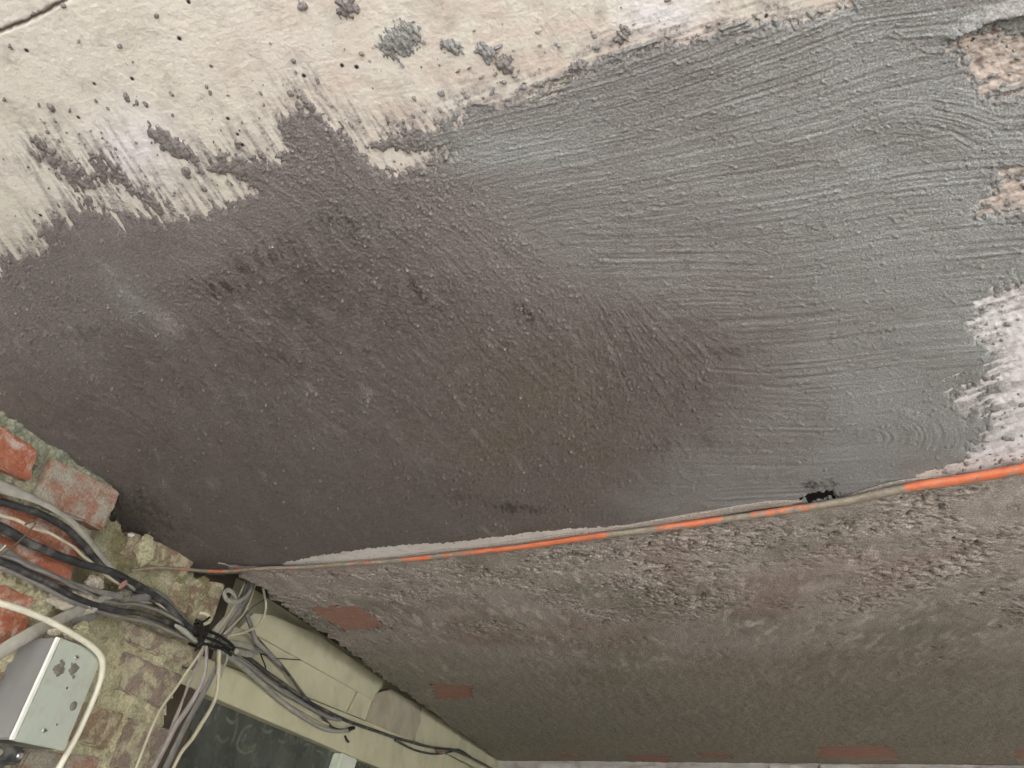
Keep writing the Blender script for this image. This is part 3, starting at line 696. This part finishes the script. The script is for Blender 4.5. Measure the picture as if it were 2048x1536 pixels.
# ------------------------------------------------------------------ tubes
def spline(P, n):
    P = np.asarray(P, float); k = len(P)
    ext = np.vstack([2 * P[0] - P[1], P, 2 * P[-1] - P[-2]])
    out = []
    for i in range(k - 1):
        p0, p1, p2, p3 = ext[i:i + 4]
        for t in np.linspace(0, 1, n, endpoint=False):
            out.append(.5 * ((2 * p1) + (-p0 + p2) * t + (2 * p0 - 5 * p1 + 4 * p2 - p3) * t * t + (-p0 + 3 * p1 - 3 * p2 + p3) * t ** 3))
    out.append(P[-1]); return np.array(out)
def tube(name, P, r, mat, up=(1, 0, 0), flat=1.0, n=6, sides=10, attrs=None, wob=0.0, parent=None, seed=0):
    """r: half width (number or one per guide point); flat: thickness / width, thin along 'up'"""
    P = np.asarray(P, float); C = spline(P, n)
    R = np.full(len(P), r) if np.isscalar(r) else np.asarray(r, float)
    Rr = spline(np.stack([R, R * 0, R * 0], 1), n)[:, 0]
    if wob:
        s = np.arange(len(C)) / n
        C = C + np.stack([vn(s * 1.3, s * 0 + seed, 1), vn(s * 1.3, s * 0 + seed, 2), vn(s * 1.3, s * 0 + seed, 3)], 1) * wob
    T_ = np.gradient(C, axis=0); T_ /= np.linalg.norm(T_, axis=1)[:, None] + 1e-12
    up = np.asarray(up, float); B = np.cross(T_, up); B /= np.linalg.norm(B, axis=1)[:, None] + 1e-9
    Nn = np.cross(B, T_)
    a = np.linspace(0, 2 * np.pi, sides, endpoint=False)
    ring = C[:, None] + B[:, None] * (np.cos(a)[None, :, None] * Rr[:, None, None]) + Nn[:, None] * (np.sin(a)[None, :, None] * Rr[:, None, None] * flat)
    k = len(C); v = ring.reshape(-1, 3)
    idx = np.arange(k * sides).reshape(k, sides)
    faces = []
    for j in range(sides):
        j2 = (j + 1) % sides
        faces.append(np.stack([idx[:-1, j], idx[:-1, j2], idx[1:, j2], idx[1:, j]], 1))
    faces = np.vstack(faces).tolist() + [idx[0, ::-1].tolist(), idx[-1].tolist()]
    me = bpy.data.meshes.new(name); me.from_pydata(v.tolist(), [], faces)
    me.polygons.foreach_set('use_smooth', np.ones(len(faces), bool))
    if attrs:
        for q, fn in attrs.items():
            at = me.attributes.new(q, 'FLOAT', 'POINT'); at.data.foreach_set('value', fn(C, a).astype(np.float32).ravel())
    me.update()
    return link(name, me, mat, parent)
def wcable(name, pts, r, mat, label, cat='cable', flat=1.0, group=None, wob=.0, off=None, sides=10, up=(1, 0, 0)):
    """pts: (u, v, offset from the brick face in metres)"""
    P = on_wall(np.array([p[0] for p in pts], float), np.array([p[1] for p in pts], float), np.array([p[2] for p in pts], float))
    o = tube(name, P, r, M[mat], up, flat, wob=wob, sides=sides, seed=len(bpy.data.objects) % 17)
    return tag(o, label, cat, group)

# ---- the orange cable along the joint
oc = [(262, 1142, 0), (300, 1137, 0), (330, 1136, 0), (400, 1141, 0), (450, 1143, 0), (500, 1139, 0), (560, 1136, 0), (700, 1129, 0), (850, 1116, 0), (1000, 1099, 0), (1200, 1073, 0), (1400, 1046, 0), (1600, 1017, 0), (1700, 1001, 0), (1800, 978, 0), (1900, 963, 0), (2048, 937, 0), (2300, 885, 0), (2700, 800, 0)]
ou = np.array([p[0] for p in oc], float); ov = np.array([p[1] for p in oc], float)
Pc = on_ceil(ou, ov, CEIL - .013)
for i in range(4): Pc[i] = on_wall(ou[i], ov[i], [-.04, -.035, -.03, -.02][i])
rad = np.interp(ou, [262, 450, 800, 1200, 1600, 2048, 2700], [.0042, .0048, .0060, .0070, .0080, .0098, .0100])
vis_iv = [(255, 400, .34), (405, 452, .8), (452, 540, .42), (560, 600, .3), (640, 760, .35), (805, 862, .75), (893, 925, 1), (932, 1225, .70), (1272, 1300, .4), (1300, 1452, .68), (1490, 1640, .36), (1803, 2750, .74)]
urange = spline(np.stack([ou, ou * 0, ou * 0], 1), 6)[:, 0]
def grime(C, a):
    g = np.ones(len(C))
    for a0, a1, s in vis_iv:
        w = np.clip(np.minimum(urange - a0, a1 - urange) / 12, 0, 1); g = np.minimum(g, 1 - w * s)
    up_ = np.sin(a)[None, :] * .0
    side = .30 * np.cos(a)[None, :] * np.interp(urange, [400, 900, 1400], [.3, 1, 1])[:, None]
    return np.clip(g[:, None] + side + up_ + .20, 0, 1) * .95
oc_pts = Pc
oo = tube('orange_cable', oc_pts, rad, M['orange'], (0, 0, -1), .75, 6, 14, dict(grime=grime), wob=.0012)
tag(oo, 'orange cable smeared with cement running along the joint between both ceilings', 'cable')
# cement smear that beds the cable on the ceiling side
def bead(us_, up_, rr):
    u_ = np.array(us_, float); v_ = np.interp(u_, ou, ov) - np.array(up_, float)
    cst = lambda k: (lambda C, a: np.full((len(C), len(a)), k))
    b_ = tube('cement_bead', on_ceil(u_, v_, CEIL - .004), rr, M['render'], (0, 0, -1), .18, 8, 12, dict(light=cst(.25), red=cst(0.), smooth=cst(0.), pit=cst(0.)), wob=.002)
    b_.parent = tag_ceiling
bead([560, 700, 850, 1000, 1200, 1400, 1560, 1605], [3, 5, 7, 9, 10, 15, 16, 12], [.003, .007, .009, .010, .011, .014, .012, .003])
bead([1690, 1720, 1800, 1900], [6, 9, 12, 8], [.003, .008, .010, .004])

G = 'old cables strung along the brick wall'
wcable('black_cable', [(-120, 985, .03), (0, 1004, .03), (50, 1018, .03), (90, 1032, .032), (130, 1055, .03), (165, 1088, .025), (200, 1130, .01), (235, 1162, -.005), (280, 1185, -.02), (320, 1212, -.03), (350, 1240, -.03), (376, 1262, -.025), (405, 1275, -.02)], .0050, 'black', 'thick black cable arching beneath the mossy end brick to the tied knot', group=G, wob=.001)
wcable('flat_cable', [(-120, 940, .034), (-30, 962, .036), (20, 980, .036), (60, 995, .036), (100, 1014, .036), (140, 1040, .034), (175, 1076, .03), (205, 1115, .016), (240, 1152, .002), (270, 1180, -.012)], [.009, .009, .008, .0055, .0045, .0045, .0045, .0045, .004, .003], 'palegrey', 'pale flat cable lying on top of the thick black arching cable', flat=.35, group=G)
wcable('black_cable', [(-120, 1010, .024), (0, 1054, .024), (50, 1082, .024), (110, 1108, .024), (165, 1128, .02), (220, 1143, .008), (265, 1165, -.008), (305, 1188, -.02), (340, 1216, -.022), (370, 1248, -.02), (400, 1270, -.018)], .0060, 'black', 'black cable crossing the third red brick course under a hooked wire', group=G, wob=.001)
wcable('flat_cable', [(-120, 1045, .015), (0, 1096, .015), (40, 1122, .015), (85, 1143, .016), (130, 1162, .014), (180, 1178, .004), (225, 1190, -.005), (262, 1196, -.012), (300, 1193, -.02)], [.006, .006, .005, .0045, .004, .004, .005, .006, .007], 'grey', 'grey green flat cable across the fourth red brick course', flat=.45, group=G)
wcable('black_cable', [(-120, 1075, .022), (0, 1122, .022), (45, 1143, .022), (90, 1163, .022), (140, 1190, .018), (185, 1209, .006), (230, 1220, -.01), (275, 1226, -.02), (315, 1238, -.025), (355, 1255, -.025), (395, 1272, -.02)], .0048, 'black', 'dusty black cable passing just above the pale mortar lump', group=G, wob=.001)
wcable('grey_cable', [(-120, 1085, .019), (0, 1134, .018), (60, 1160, .018), (110, 1186, .017), (160, 1210, .010), (205, 1226, -.004), (250, 1236, -.016), (300, 1246, -.022), (350, 1268, -.022), (395, 1286, -.02)], .0035, 'grey', 'thin grey cable directly under the dusty black cable', group=G)
wcable('flat_cable', [(-160, 1370, .012), (-40, 1320, .014), (0, 1304, .016), (40, 1280, .018), (80, 1258, .018), (120, 1240, .016), (155, 1222, .010), (190, 1204, .002), (225, 1192, -.006), (262, 1186, -.014)], [.010, .010, .010, .010, .0095, .009, .008, .006, .005, .0045], 'palegrey', 'wide grey flat cable climbing from the left edge above the metal box', flat=.35, group=G)
wcable('flat_cable', [(148, 1252, -.03), (170, 1236, -.02), (195, 1218, -.012), (222, 1200, -.014), (250, 1188, -.02), (285, 1183, -.028), (312, 1188, -.032), (335, 1206, -.034), (358, 1230, -.034), (385, 1256, -.03)], [.013, .013, .011, .009, .008, .008, .008, .008, .007, .006], 'grey', 'broad grey ribbon cable folding over between the box and the knot', flat=.3, group=G)
wcable('white_cable', [(-120, 1175, .05), (-40, 1194, .052), (0, 1206, .054), (50, 1222, .056), (100, 1243, .058), (145, 1268, .06), (180, 1290, .06), (199, 1308, .058), (205, 1325, .055), (203, 1350, .05), (192, 1385, .045), (172, 1432, .042), (148, 1482, .04), (118, 1536, .04), (80, 1610, .04)], .0042, 'white', 'clean white cable looping over the metal box and down its right side', group=G)

# ---- the knot and the wires that rise into the gap
H = 'wires rising into the gap beside the rough ceiling'
wcable('flat_cable', [(408, 1290, -.02), (432, 1262, -.022), (452, 1240, -.03), (468, 1222, -.04), (482, 1200, -.05), (495, 1172, -.06), (500, 1150, -.07)], [.011, .011, .010, .009, .008, .007, .006], 'palegrey', 'widest pale flat cable rising from the knot to the ceiling gap', flat=.3, group=H)
wcable('flat_cable', [(436, 1292, -.02), (455, 1268, -.024), (472, 1242, -.032), (486, 1220, -.042), (500, 1190, -.055), (510, 1160, -.065)], [.007, .007, .007, .006, .006, .005], 'grey', 'narrow grey flat cable rising beside the widest pale one', flat=.35, group=H)
wcable('cream_wire', [(448, 1268, -.012), (470, 1246, -.02), (488, 1226, -.03), (500, 1202, -.042), (508, 1178, -.052), (512, 1160, -.06)], .0024, 'creamwire', 'thin cream wire hugging the right side of the rising flat cables', group=H)
wcable('curled_cable', [(486, 1140, -.06), (502, 1160, -.05), (504, 1172, -.045), (498, 1186, -.04), (484, 1199, -.034), (468, 1204, -.03), (454, 1199, -.028), (449, 1187, -.03), (456, 1180, -.032), (466, 1186, -.032), (473, 1198, -.036), (482, 1212, -.045)], [.005, .005, .005, .005, .005, .0055, .0055, .0052, .005, .0045, .004, .004], 'palegrey', 'pale cable curled into a small loop below the orange cable', flat=.6, group=H)
wcable('cream_wire', [(526, 1176, -.052), (529, 1190, -.05), (532, 1210, -.046), (528, 1232, -.042), (517, 1250, -.038), (500, 1260, -.034), (484, 1266, -.03), (466, 1270, -.026), (440, 1276, -.022)], .003, 'creamwire', 'bright cream wire bowing out right of the knot in a half circle', group=H)
wcable('thin_wire', [(536, 1193, -.056), (524, 1202, -.055), (508, 1212, -.05), (496, 1224, -.046), (480, 1242, -.04), (462, 1262, -.03)], .0012, 'dark', 'hair thin brown wire crossing behind the half circle wire', cat='wire', group=H)
wcable('grey_cable', [(488, 1215, -.06), (496, 1236, -.06), (504, 1258, -.058), (512, 1282, -.055), (530, 1300, -.05), (560, 1330, -.05)], .0055, 'grey', 'short grey cable dropping from the gap onto the window head', group=H)
tie = empty('wire_tie', tuple(on_wall(410., 1275., -.01)), 'black wire tie binding all cables into one knot', 'wire tie')
def tiep(pts, r, name='strand'):
    P = on_wall(np.array([p[0] for p in pts], float), np.array([p[1] for p in pts], float), np.array([p[2] for p in pts], float))
    adopt(tube(name, P, r, M['tie'], sides=8), tie)
tiep([(392, 1240, .012), (402, 1246, .014), (404, 1256, .012), (402, 1268, .008), (404, 1282, .004), (396, 1292, 0)], 0.0030)
tiep([(403, 1246, .014), (412, 1240, .016), (420, 1234, .018)], 0.0022)
tiep([(396, 1250, .008), (412, 1260, .004), (432, 1268, 0), (452, 1280, -.006), (466, 1292, -.012)], 0.0032)
tiep([(388, 1262, .004), (410, 1274, 0), (436, 1284, -.004), (458, 1300, -.012)], 0.0029)
tiep([(402, 1286, .002), (424, 1292, -.004), (446, 1298, -.008), (462, 1310, -.014)], 0.0032)
tiep([(418, 1252, .004), (414, 1268, .004), (404, 1284, .002), (390, 1302, -.004)], 0.0022)
wcable('cut_wire', [(400, 1226, -.02), (412, 1228, -.01), (420, 1236, -.004), (418, 1244, 0), (408, 1248, .0)], .0034, 'creamwire', 'small hooked cream wire end poking above the knot', cat='wire')
wcable('cream_wire', [(350, 1250, -.01), (368, 1262, -.008), (384, 1276, -.006), (394, 1284, -.008)], [.003, .005, .004, .003], 'palegrey', 'short pale cable end entering the knot from the left')

wcable('cream_wire', [(-120, 1000, .034), (0, 1030, .034), (45, 1046, .035), (95, 1066, .035), (140, 1090, .03), (180, 1124, .016), (225, 1160, 0), (280, 1188, -.02), (330, 1216, -.026), (380, 1256, -.02)], .0022, 'creamwire', 'thin beige wire between the two upper black cables', group=G, wob=.003)
wcable('grey_cable', [(-120, 1064, .02), (0, 1108, .02), (60, 1133, .022), (120, 1158, .020), (170, 1186, .008), (220, 1205, -.006), (280, 1210, -.02), (340, 1232, -.022), (390, 1268, -.018)], .0030, 'grey', 'slender grey cable just over the dusty black cable', group=G, wob=.003)
wcable('grey_cable', [(230, 1230, -.02), (262, 1210, -.026), (300, 1204, -.03), (335, 1222, -.03), (362, 1250, -.028), (392, 1278, -.02)], .0032, 'palegrey', 'pale thin cable bowing along the folded ribbon', group=G, wob=.002)
wcable('cream_wire', [(416, 1284, -.016), (440, 1256, -.02), (460, 1226, -.032), (478, 1196, -.045), (490, 1160, -.055)], .0022, 'creamwire', 'thin beige wire in front of the widest rising cable', group=H, wob=.002)
wcable('grey_cable', [(424, 1290, -.018), (446, 1268, -.022), (468, 1232, -.034), (492, 1196, -.05), (504, 1158, -.06)], .0030, 'grey', 'slim grey cable between the rising flat cables', group=H, wob=.002)

# ---- wires hanging down from the knot
D = 'wires hanging down from the knot in front of the window'
wcable('cream_wire', [(408, 1292, -.01), (396, 1312, -.01), (378, 1338, -.012), (352, 1376, -.014), (328, 1408, -.016), (308, 1444, -.018), (292, 1484, -.02), (272, 1536, -.02), (250, 1600, -.02)], .0025, 'creamwire', 'cream wire hanging furthest left across the limewashed bricks', group=D)
wcable('lilac_cable', [(410, 1280, .0), (413, 1300, -.002), (412, 1330, -.004), (408, 1354, -.006), (396, 1382, -.01), (376, 1416, -.014), (352, 1450, -.016), (332, 1490, -.018), (306, 1540, -.02), (280, 1600, -.02)], [.004, .0042, .0045, .005, .0055, .006, .006, .006, .006, .006], 'lilac', 'lilac grey cable hanging straight from the knot then swinging left', flat=.6, group=D)
wcable('brown_wire', [(404, 1296, -.012), (400, 1318, -.014), (390, 1340, -.014), (376, 1374, -.016), (362, 1408, -.018), (348, 1440, -.02), (334, 1478, -.02), (312, 1536, -.02), (290, 1600, -.02)], .002, 'lilac', 'thin pinkish wire between the cream wire and the lilac cable', group=D)
wcable('brown_wire', [(408, 1298, -.016), (396, 1330, -.018), (382, 1352, -.018), (372, 1380, -.02), (360, 1418, -.02), (342, 1460, -.022), (326, 1500, -.022), (300, 1560, -.022)], .0016, 'creamwire', 'hair thin pale wire twisting beside the lilac cable', group=D)
wcable('flat_cable', [(440, 1300, -.03), (434, 1328, -.032), (424, 1352, -.034), (408, 1384, -.036), (388, 1420, -.036), (368, 1458, -.036), (348, 1500, -.036), (326, 1548, -.036), (300, 1610, -.036)], [.006, .007, .0075, .008, .008, .008, .008, .008, .008], 'grey', 'broad grey flat cable hanging at the edge of the glass', flat=.3, group=D)
wcable('white_wire', [(440, 1284, -.02), (438, 1306, -.022), (437, 1340, -.026), (436, 1370, -.03), (431, 1396, -.03), (420, 1420, -.03), (404, 1446, -.03), (384, 1478, -.03), (362, 1506, -.032), (340, 1550, -.034)], [.0042, .0044, .0044, .0042, .004, .004, .0042, .0038, .0034, .003], 'creamwire', 'pale wire hanging furthest right across the dark glass', group=D)
wcable('cream_wire', [(452, 1296, -.034), (454, 1316, -.036), (446, 1338, -.04), (438, 1362, -.042)], .003, 'palegrey', 'short pale wire behind the furthest right hanging wire', group=D)

# ---- cables running along the window head
Eg = 'cables running along the cream window head'
wcable('black_cable', [(418, 1280, -.03), (452, 1290, -.05), (490, 1312, -.07), (530, 1342, -.09), (566, 1368, -.098), (600, 1392, -.10), (640, 1416, -.10), (690, 1440, -.10), (740, 1458, -.10), (800, 1478, -.10), (860, 1494, -.10), (905, 1500, -.10), (940, 1514, -.10), (990, 1540, -.10)], .0050, 'black', 'thickest black cable along the window head to the far corner', group=Eg, wob=.001)
wcable('grey_cable', [(424, 1292, -.03), (460, 1310, -.06), (500, 1334, -.08), (540, 1366, -.095), (566, 1384, -.10), (610, 1410, -.10), (650, 1432, -.10), (680, 1440, -.10)], .0055, 'grey', 'grey cable just under the thickest black window cable', group=Eg, wob=.001)
wcable('grey_cable', [(436, 1300, -.04), (480, 1330, -.07), (520, 1364, -.09), (560, 1400, -.098), (600, 1430, -.10), (640, 1454, -.10), (670, 1462, -.10), (698, 1461, -.10)], .006, 'palegrey', 'pale cable sagging lowest over the top rail', group=Eg)
wcable('cream_wire', [(500, 1345, -.09), (560, 1392, -.10), (610, 1424, -.10), (650, 1446, -.10), (684, 1456, -.10)], .003, 'creamwire', 'thin wire just inside the lowest sagging cable', group=Eg)
wcable('black_cable', [(500, 1262, -.085), (524, 1290, -.095), (552, 1322, -.10), (578, 1350, -.10), (604, 1386, -.10), (624, 1408, -.10), (650, 1440, -.10), (672, 1458, -.10), (698, 1460, -.10)], .0038, 'black', 'slim black cable crossing the head boards steeply downward', group=Eg)
wcable('thin_wire', [(512, 1272, -.09), (540, 1304, -.10), (566, 1332, -.10), (590, 1364, -.10), (612, 1394, -.10)], .002, 'black', 'thin dark wire beside the slim steep black cable', group=Eg)
wcable('flat_cable', [(446, 1282, -.03), (480, 1288, -.05), (508, 1296, -.07), (520, 1300, -.085), (500, 1308, -.07), (470, 1302, -.05)], [.004, .006, .008, .008, .008, .006], 'palegrey', 'flattened pale cable loop right of the knot', flat=.4, group=Eg)
wcable('thin_wire', [(518, 1296, -.09), (524, 1316, -.09), (530, 1330, -.09), (532, 1342, -.09)], .0016, 'tie', 'short black wire tail hanging by the upper head board', cat='wire')
wcable('thin_wire', [(524, 1308, -.095), (548, 1316, -.10), (575, 1318, -.10), (602, 1320, -.10)], .0013, 'tie', 'black wire tail sticking out sideways over the head board', cat='wire')
wcable('black_cable', [(790, 1480, -.10), (830, 1500, -.10), (870, 1508, -.10), (900, 1504, -.10), (920, 1500, -.10), (950, 1520, -.10)], .004, 'black', 'thin black cable under the cover plate with a red splice', group=Eg)
wcable('cable_end', [(696, 1459, -.096), (702, 1457, -.094), (708, 1456, -.094)], [.0055, .006, .005], 'tie', 'black taped cable end above the top rail', cat='cable end')
wcable('nail', [(690, 1471, -.105), (694, 1480, -.10), (697, 1484, -.10)], .003, 'tie', 'bent black nail in the top rail below the taped end', cat='nail')
wcable('splice', [(874, 1503, -.094), (882, 1505, -.092), (890, 1504, -.094)], [.003, .005, .003], 'red', 'small dark red splice on the thin black cable', cat='splice')

# ------------------------------------------------------------------ metal junction box
bx = empty('junction_box', (-DW, .79, CAMZ + .10), 'galvanised metal junction box with screwed lid on the brick wall', 'junction box')
fx0, y0, y1, z0, z1 = -.810, .748, .838, CAMZ + .103, CAMZ + .229
def bp(name, me, mat): return adopt(link(name, me, mat), bx)
bp('body', box_mesh('body', -DW - .03, fx0 - .0032, y0 + .001, y1 - .001, z0 + .001, z1 - .001, .002), M['boxside'])
bp('lid', box_mesh('lid', fx0 - .0030, fx0, y0 + .006, y1, z0, z1, .0012), M['lid'])
bp('lid_edge_highlight', box_mesh('lid_edge_highlight', fx0 - .0028, fx0 + .0006, y0 - .001, y0 + .0055, z0 + .0005, z1 - .0005, .0008), M['edge'])  # bright strip that paints the highlight along the lid's edge
def disc(name, y, z, r, h, mat, slot=None, parent=None, x=None):
    bm = bmesh.new(); x = fx0 if x is None else x
    bmesh.ops.create_cone(bm, cap_ends=True, segments=20, radius1=r, radius2=r * .75, depth=h, matrix=Matrix.Translation((x + h / 2, y, z)) @ Matrix.Rotation(math.pi / 2, 4, 'Y'))
    me = bpy.data.meshes.new(name); bm.to_mesh(me); bm.free(); o = adopt(link(name, me, mat), bx) if parent is None else link(name, me, mat, parent)
    return o
def lidp(u, v): p = on_wall(float(u), float(v), fx0 + DW); return p[1], p[2]
for (u, v) in ((152, 1315), (88, 1461)):
    y, z = lidp(u, v); sc = disc('screw', y, z, .0032, .0022, M['steel'])
    sl_ = link('slot', box_mesh('slot', fx0 + .0018, fx0 + .0026, y - .0028, y + .0028, z - .0005, z + .0005), M['tie'], sc)
def splat(u, v, ru, seed, mat=None, h=.0014, spread=.5):
    y, z = lidp(u, v); a = np.linspace(0, 2 * np.pi, 26, endpoint=False)
    rr = ru * (1 + spread * fbm(np.cos(a) * 1.4 + seed, np.sin(a) * 1.4, seed, 3))
    bm = bmesh.new(); c = bm.verts.new((fx0 + h, y, z))
    v1 = [bm.verts.new((fx0 + h * .8, y + r * .55 * math.cos(t), z + r * .55 * math.sin(t))) for r, t in zip(rr, a)]
    v2 = [bm.verts.new((fx0 - .0002, y + r * math.cos(t), z + r * math.sin(t))) for r, t in zip(rr, a)]
    for i in range(26):
        j = (i + 1) % 26; bm.faces.new((c, v1[i], v1[j])); bm.faces.new((v1[i], v2[i], v2[j], v1[j]))
    bmesh.ops.recalc_face_normals(bm, faces=bm.faces[:])
    for f in bm.faces: f.smooth = True
    me = bpy.data.meshes.new('dried_splash'); bm.to_mesh(me); bm.free(); return adopt(link('dried_splash', me, mat or M['dirtspot']), bx)
splat(119, 1339, .0100, 1); splat(147, 1338, .0085, 2, spread=.8); splat(147, 1354, .0026, 3); splat(134, 1376, .002, 4); splat(147, 1412, .0066, 5, spread=.12); splat(114, 1449, .0016, 2); splat(123, 1323, .003, 4)
# bottom clamp with two screws and two cables leaving it
cl = bp('cable_clamp', box_mesh('cable_clamp', fx0 - .04, fx0 - .004, y0 - .012, y0 + .034, z0 - .024, z0 - .004, .003), M['black'])
for yy in (y0 - .004, y0 + .027):
    disc('screw', yy, z0 - .014, .0042, .0025, M['steel'], x=fx0 - .004, parent=cl)
for k, (yy, lab) in enumerate(((y0 + .002, 'left dark cable leaving the bottom clamp of the metal box'), (y0 + .019, 'right dark cable leaving the bottom clamp of the metal box'))):
    P = [(fx0 - .02, yy, z0 - .01), (fx0 - .02, yy - .002, z0 - .05), (fx0 - .024, yy - .006, z0 - .12), (fx0 - .03, yy - .008, z0 - .5), (fx0 - .03, yy - .008, z0 - .8)]
    tag(tube('grey_cable', P, .0065, M['black']), lab, 'cable')

# ------------------------------------------------------------------ lumps, chips, hooked wire
def lump_obj(name, u, v, off, ru, rv, rd, mat, label, cat, seed=0, rot=0):
    c = on_wall(float(u), float(v), off)
    bm = bmesh.new(); bmesh.ops.create_icosphere(bm, subdivisions=4, radius=1)
    for w in bm.verts:
        p = np.array(w.co); k = 1 + .45 * float(fbm(np.array(p[1] * 1.6 + seed), np.array(p[2] * 1.6 + p[0]), seed, 4, .65)) + .12 * float(vn(np.array(p[1] * 9.), np.array(p[2] * 9. + p[0] * 9), 2))
        y, z = p[1] * ru * k, p[2] * rv * k
        cr, sr = math.cos(rot), math.sin(rot)
        w.co = Vector((c[0] + p[0] * rd * k, c[1] + y * cr - z * sr, c[2] + y * sr + z * cr))
    me = bpy.data.meshes.new(name); bm.to_mesh(me); bm.free()
    return tag(link(name, me, mat), label, cat)
lump_obj('mortar_lump', 150, 1205, -.004, .045, .018, .014, M['lump'], 'big pale crumbly mortar lump between the cables', 'mortar lump', 1, .2)
lump_obj('mortar_lump', 188, 1168, -.012, .016, .012, .010, M['lump'], 'yellowish mortar crumb right of the big pale lump', 'mortar lump', 2)
lump_obj('mortar_lump', 248, 1192, -.012, .011, .011, .010, M['dirtspot'], 'dark round clay lump on the folded ribbon cable', 'mortar lump', 3)
lump_obj('mortar_lump', 142, 1274, .030, .016, .006, .010, M['lump'], 'pale mortar flake lying on top of the metal box', 'mortar lump', 4, -.1)
lump_obj('mortar_lump', 110, 1266, .020, .014, .005, .010, M['lump'], 'thin crumb at the left corner on the metal box', 'mortar lump', 5)
lump_obj('mortar_lump', 172, 1290, .035, .012, .004, .008, M['lump'], 'flat crumb under the white cable bend', 'mortar lump', 6)
lump_obj('mortar_lump', 165, 1258, -.01, .012, .010, .010, M['bed'], 'mossy mortar crumb above the white cable bend', 'mortar lump', 7)
lump_obj('orange_crumb', 246, 1169, .006, .004, .009, .003, M['soffit_brick'], 'small orange cable scrap above the dark clay lump', 'cable scrap', 2, -.5)
lump_obj('white_chip', 262, 1070, -.04, .007, .003, .003, M['edge'], 'tiny white chip stuck on the olive mortar', 'chip', 3, .4)
lump_obj('mortar_lump', 290, 1100, REC + .002, .02, .026, .012, M['bed'], 'yellow mortar clump right of the white chip', 'mortar lump', 8)
wcable('hooked_wire', [(-30, 1125, .035), (0, 1110, .038), (25, 1094, .04), (50, 1072, .042), (62, 1058, .044), (70, 1048, .044), (67, 1043, .043), (56, 1046, .042), (50, 1050, .042)], .0012, 'dark', 'rusty thin wire with hooked tip over the red bricks', cat='wire')
wcable('thin_wire', [(-20, 1120, .03), (4, 1098, .03), (12, 1090, .03)], .0009, 'creamwire', 'tiny bright wire sliver at the left edge', cat='wire')

# ---- faint finger-drawn loops in the dust of the glass
def scrib(pts, r=.004):
    P = on_wall(np.array([p[0] for p in pts], float), np.array([p[1] for p in pts], float), WF - .0175)
    tube('dust_mark', P, r, M['dust'], flat=.08, sides=8, parent=pane)
scrib([(452, 1434), (459, 1443), (468, 1445), (474, 1438), (474, 1450), (470, 1466), (466, 1480), (460, 1490)])
scrib([(435, 1470), (441, 1482), (450, 1482), (458, 1474)])
scrib([(505, 1452), (494, 1454), (485, 1462), (478, 1478), (474, 1492), (480, 1502), (494, 1506), (506, 1500), (512, 1488), (504, 1494), (494, 1500)])
scrib([(482, 1482), (490, 1478), (492, 1470), (487, 1474)])
scrib([(522, 1456), (532, 1464), (546, 1462)])
scrib([(556, 1478), (562, 1484), (570, 1484), (574, 1478)])
scrib([(584, 1490), (592, 1484), (597, 1480)]); scrib([(606, 1494), (614, 1488), (622, 1492)]); scrib([(630, 1500), (640, 1504), (648, 1512)])
scrib([(514, 1504), (508, 1518), (502, 1536)])
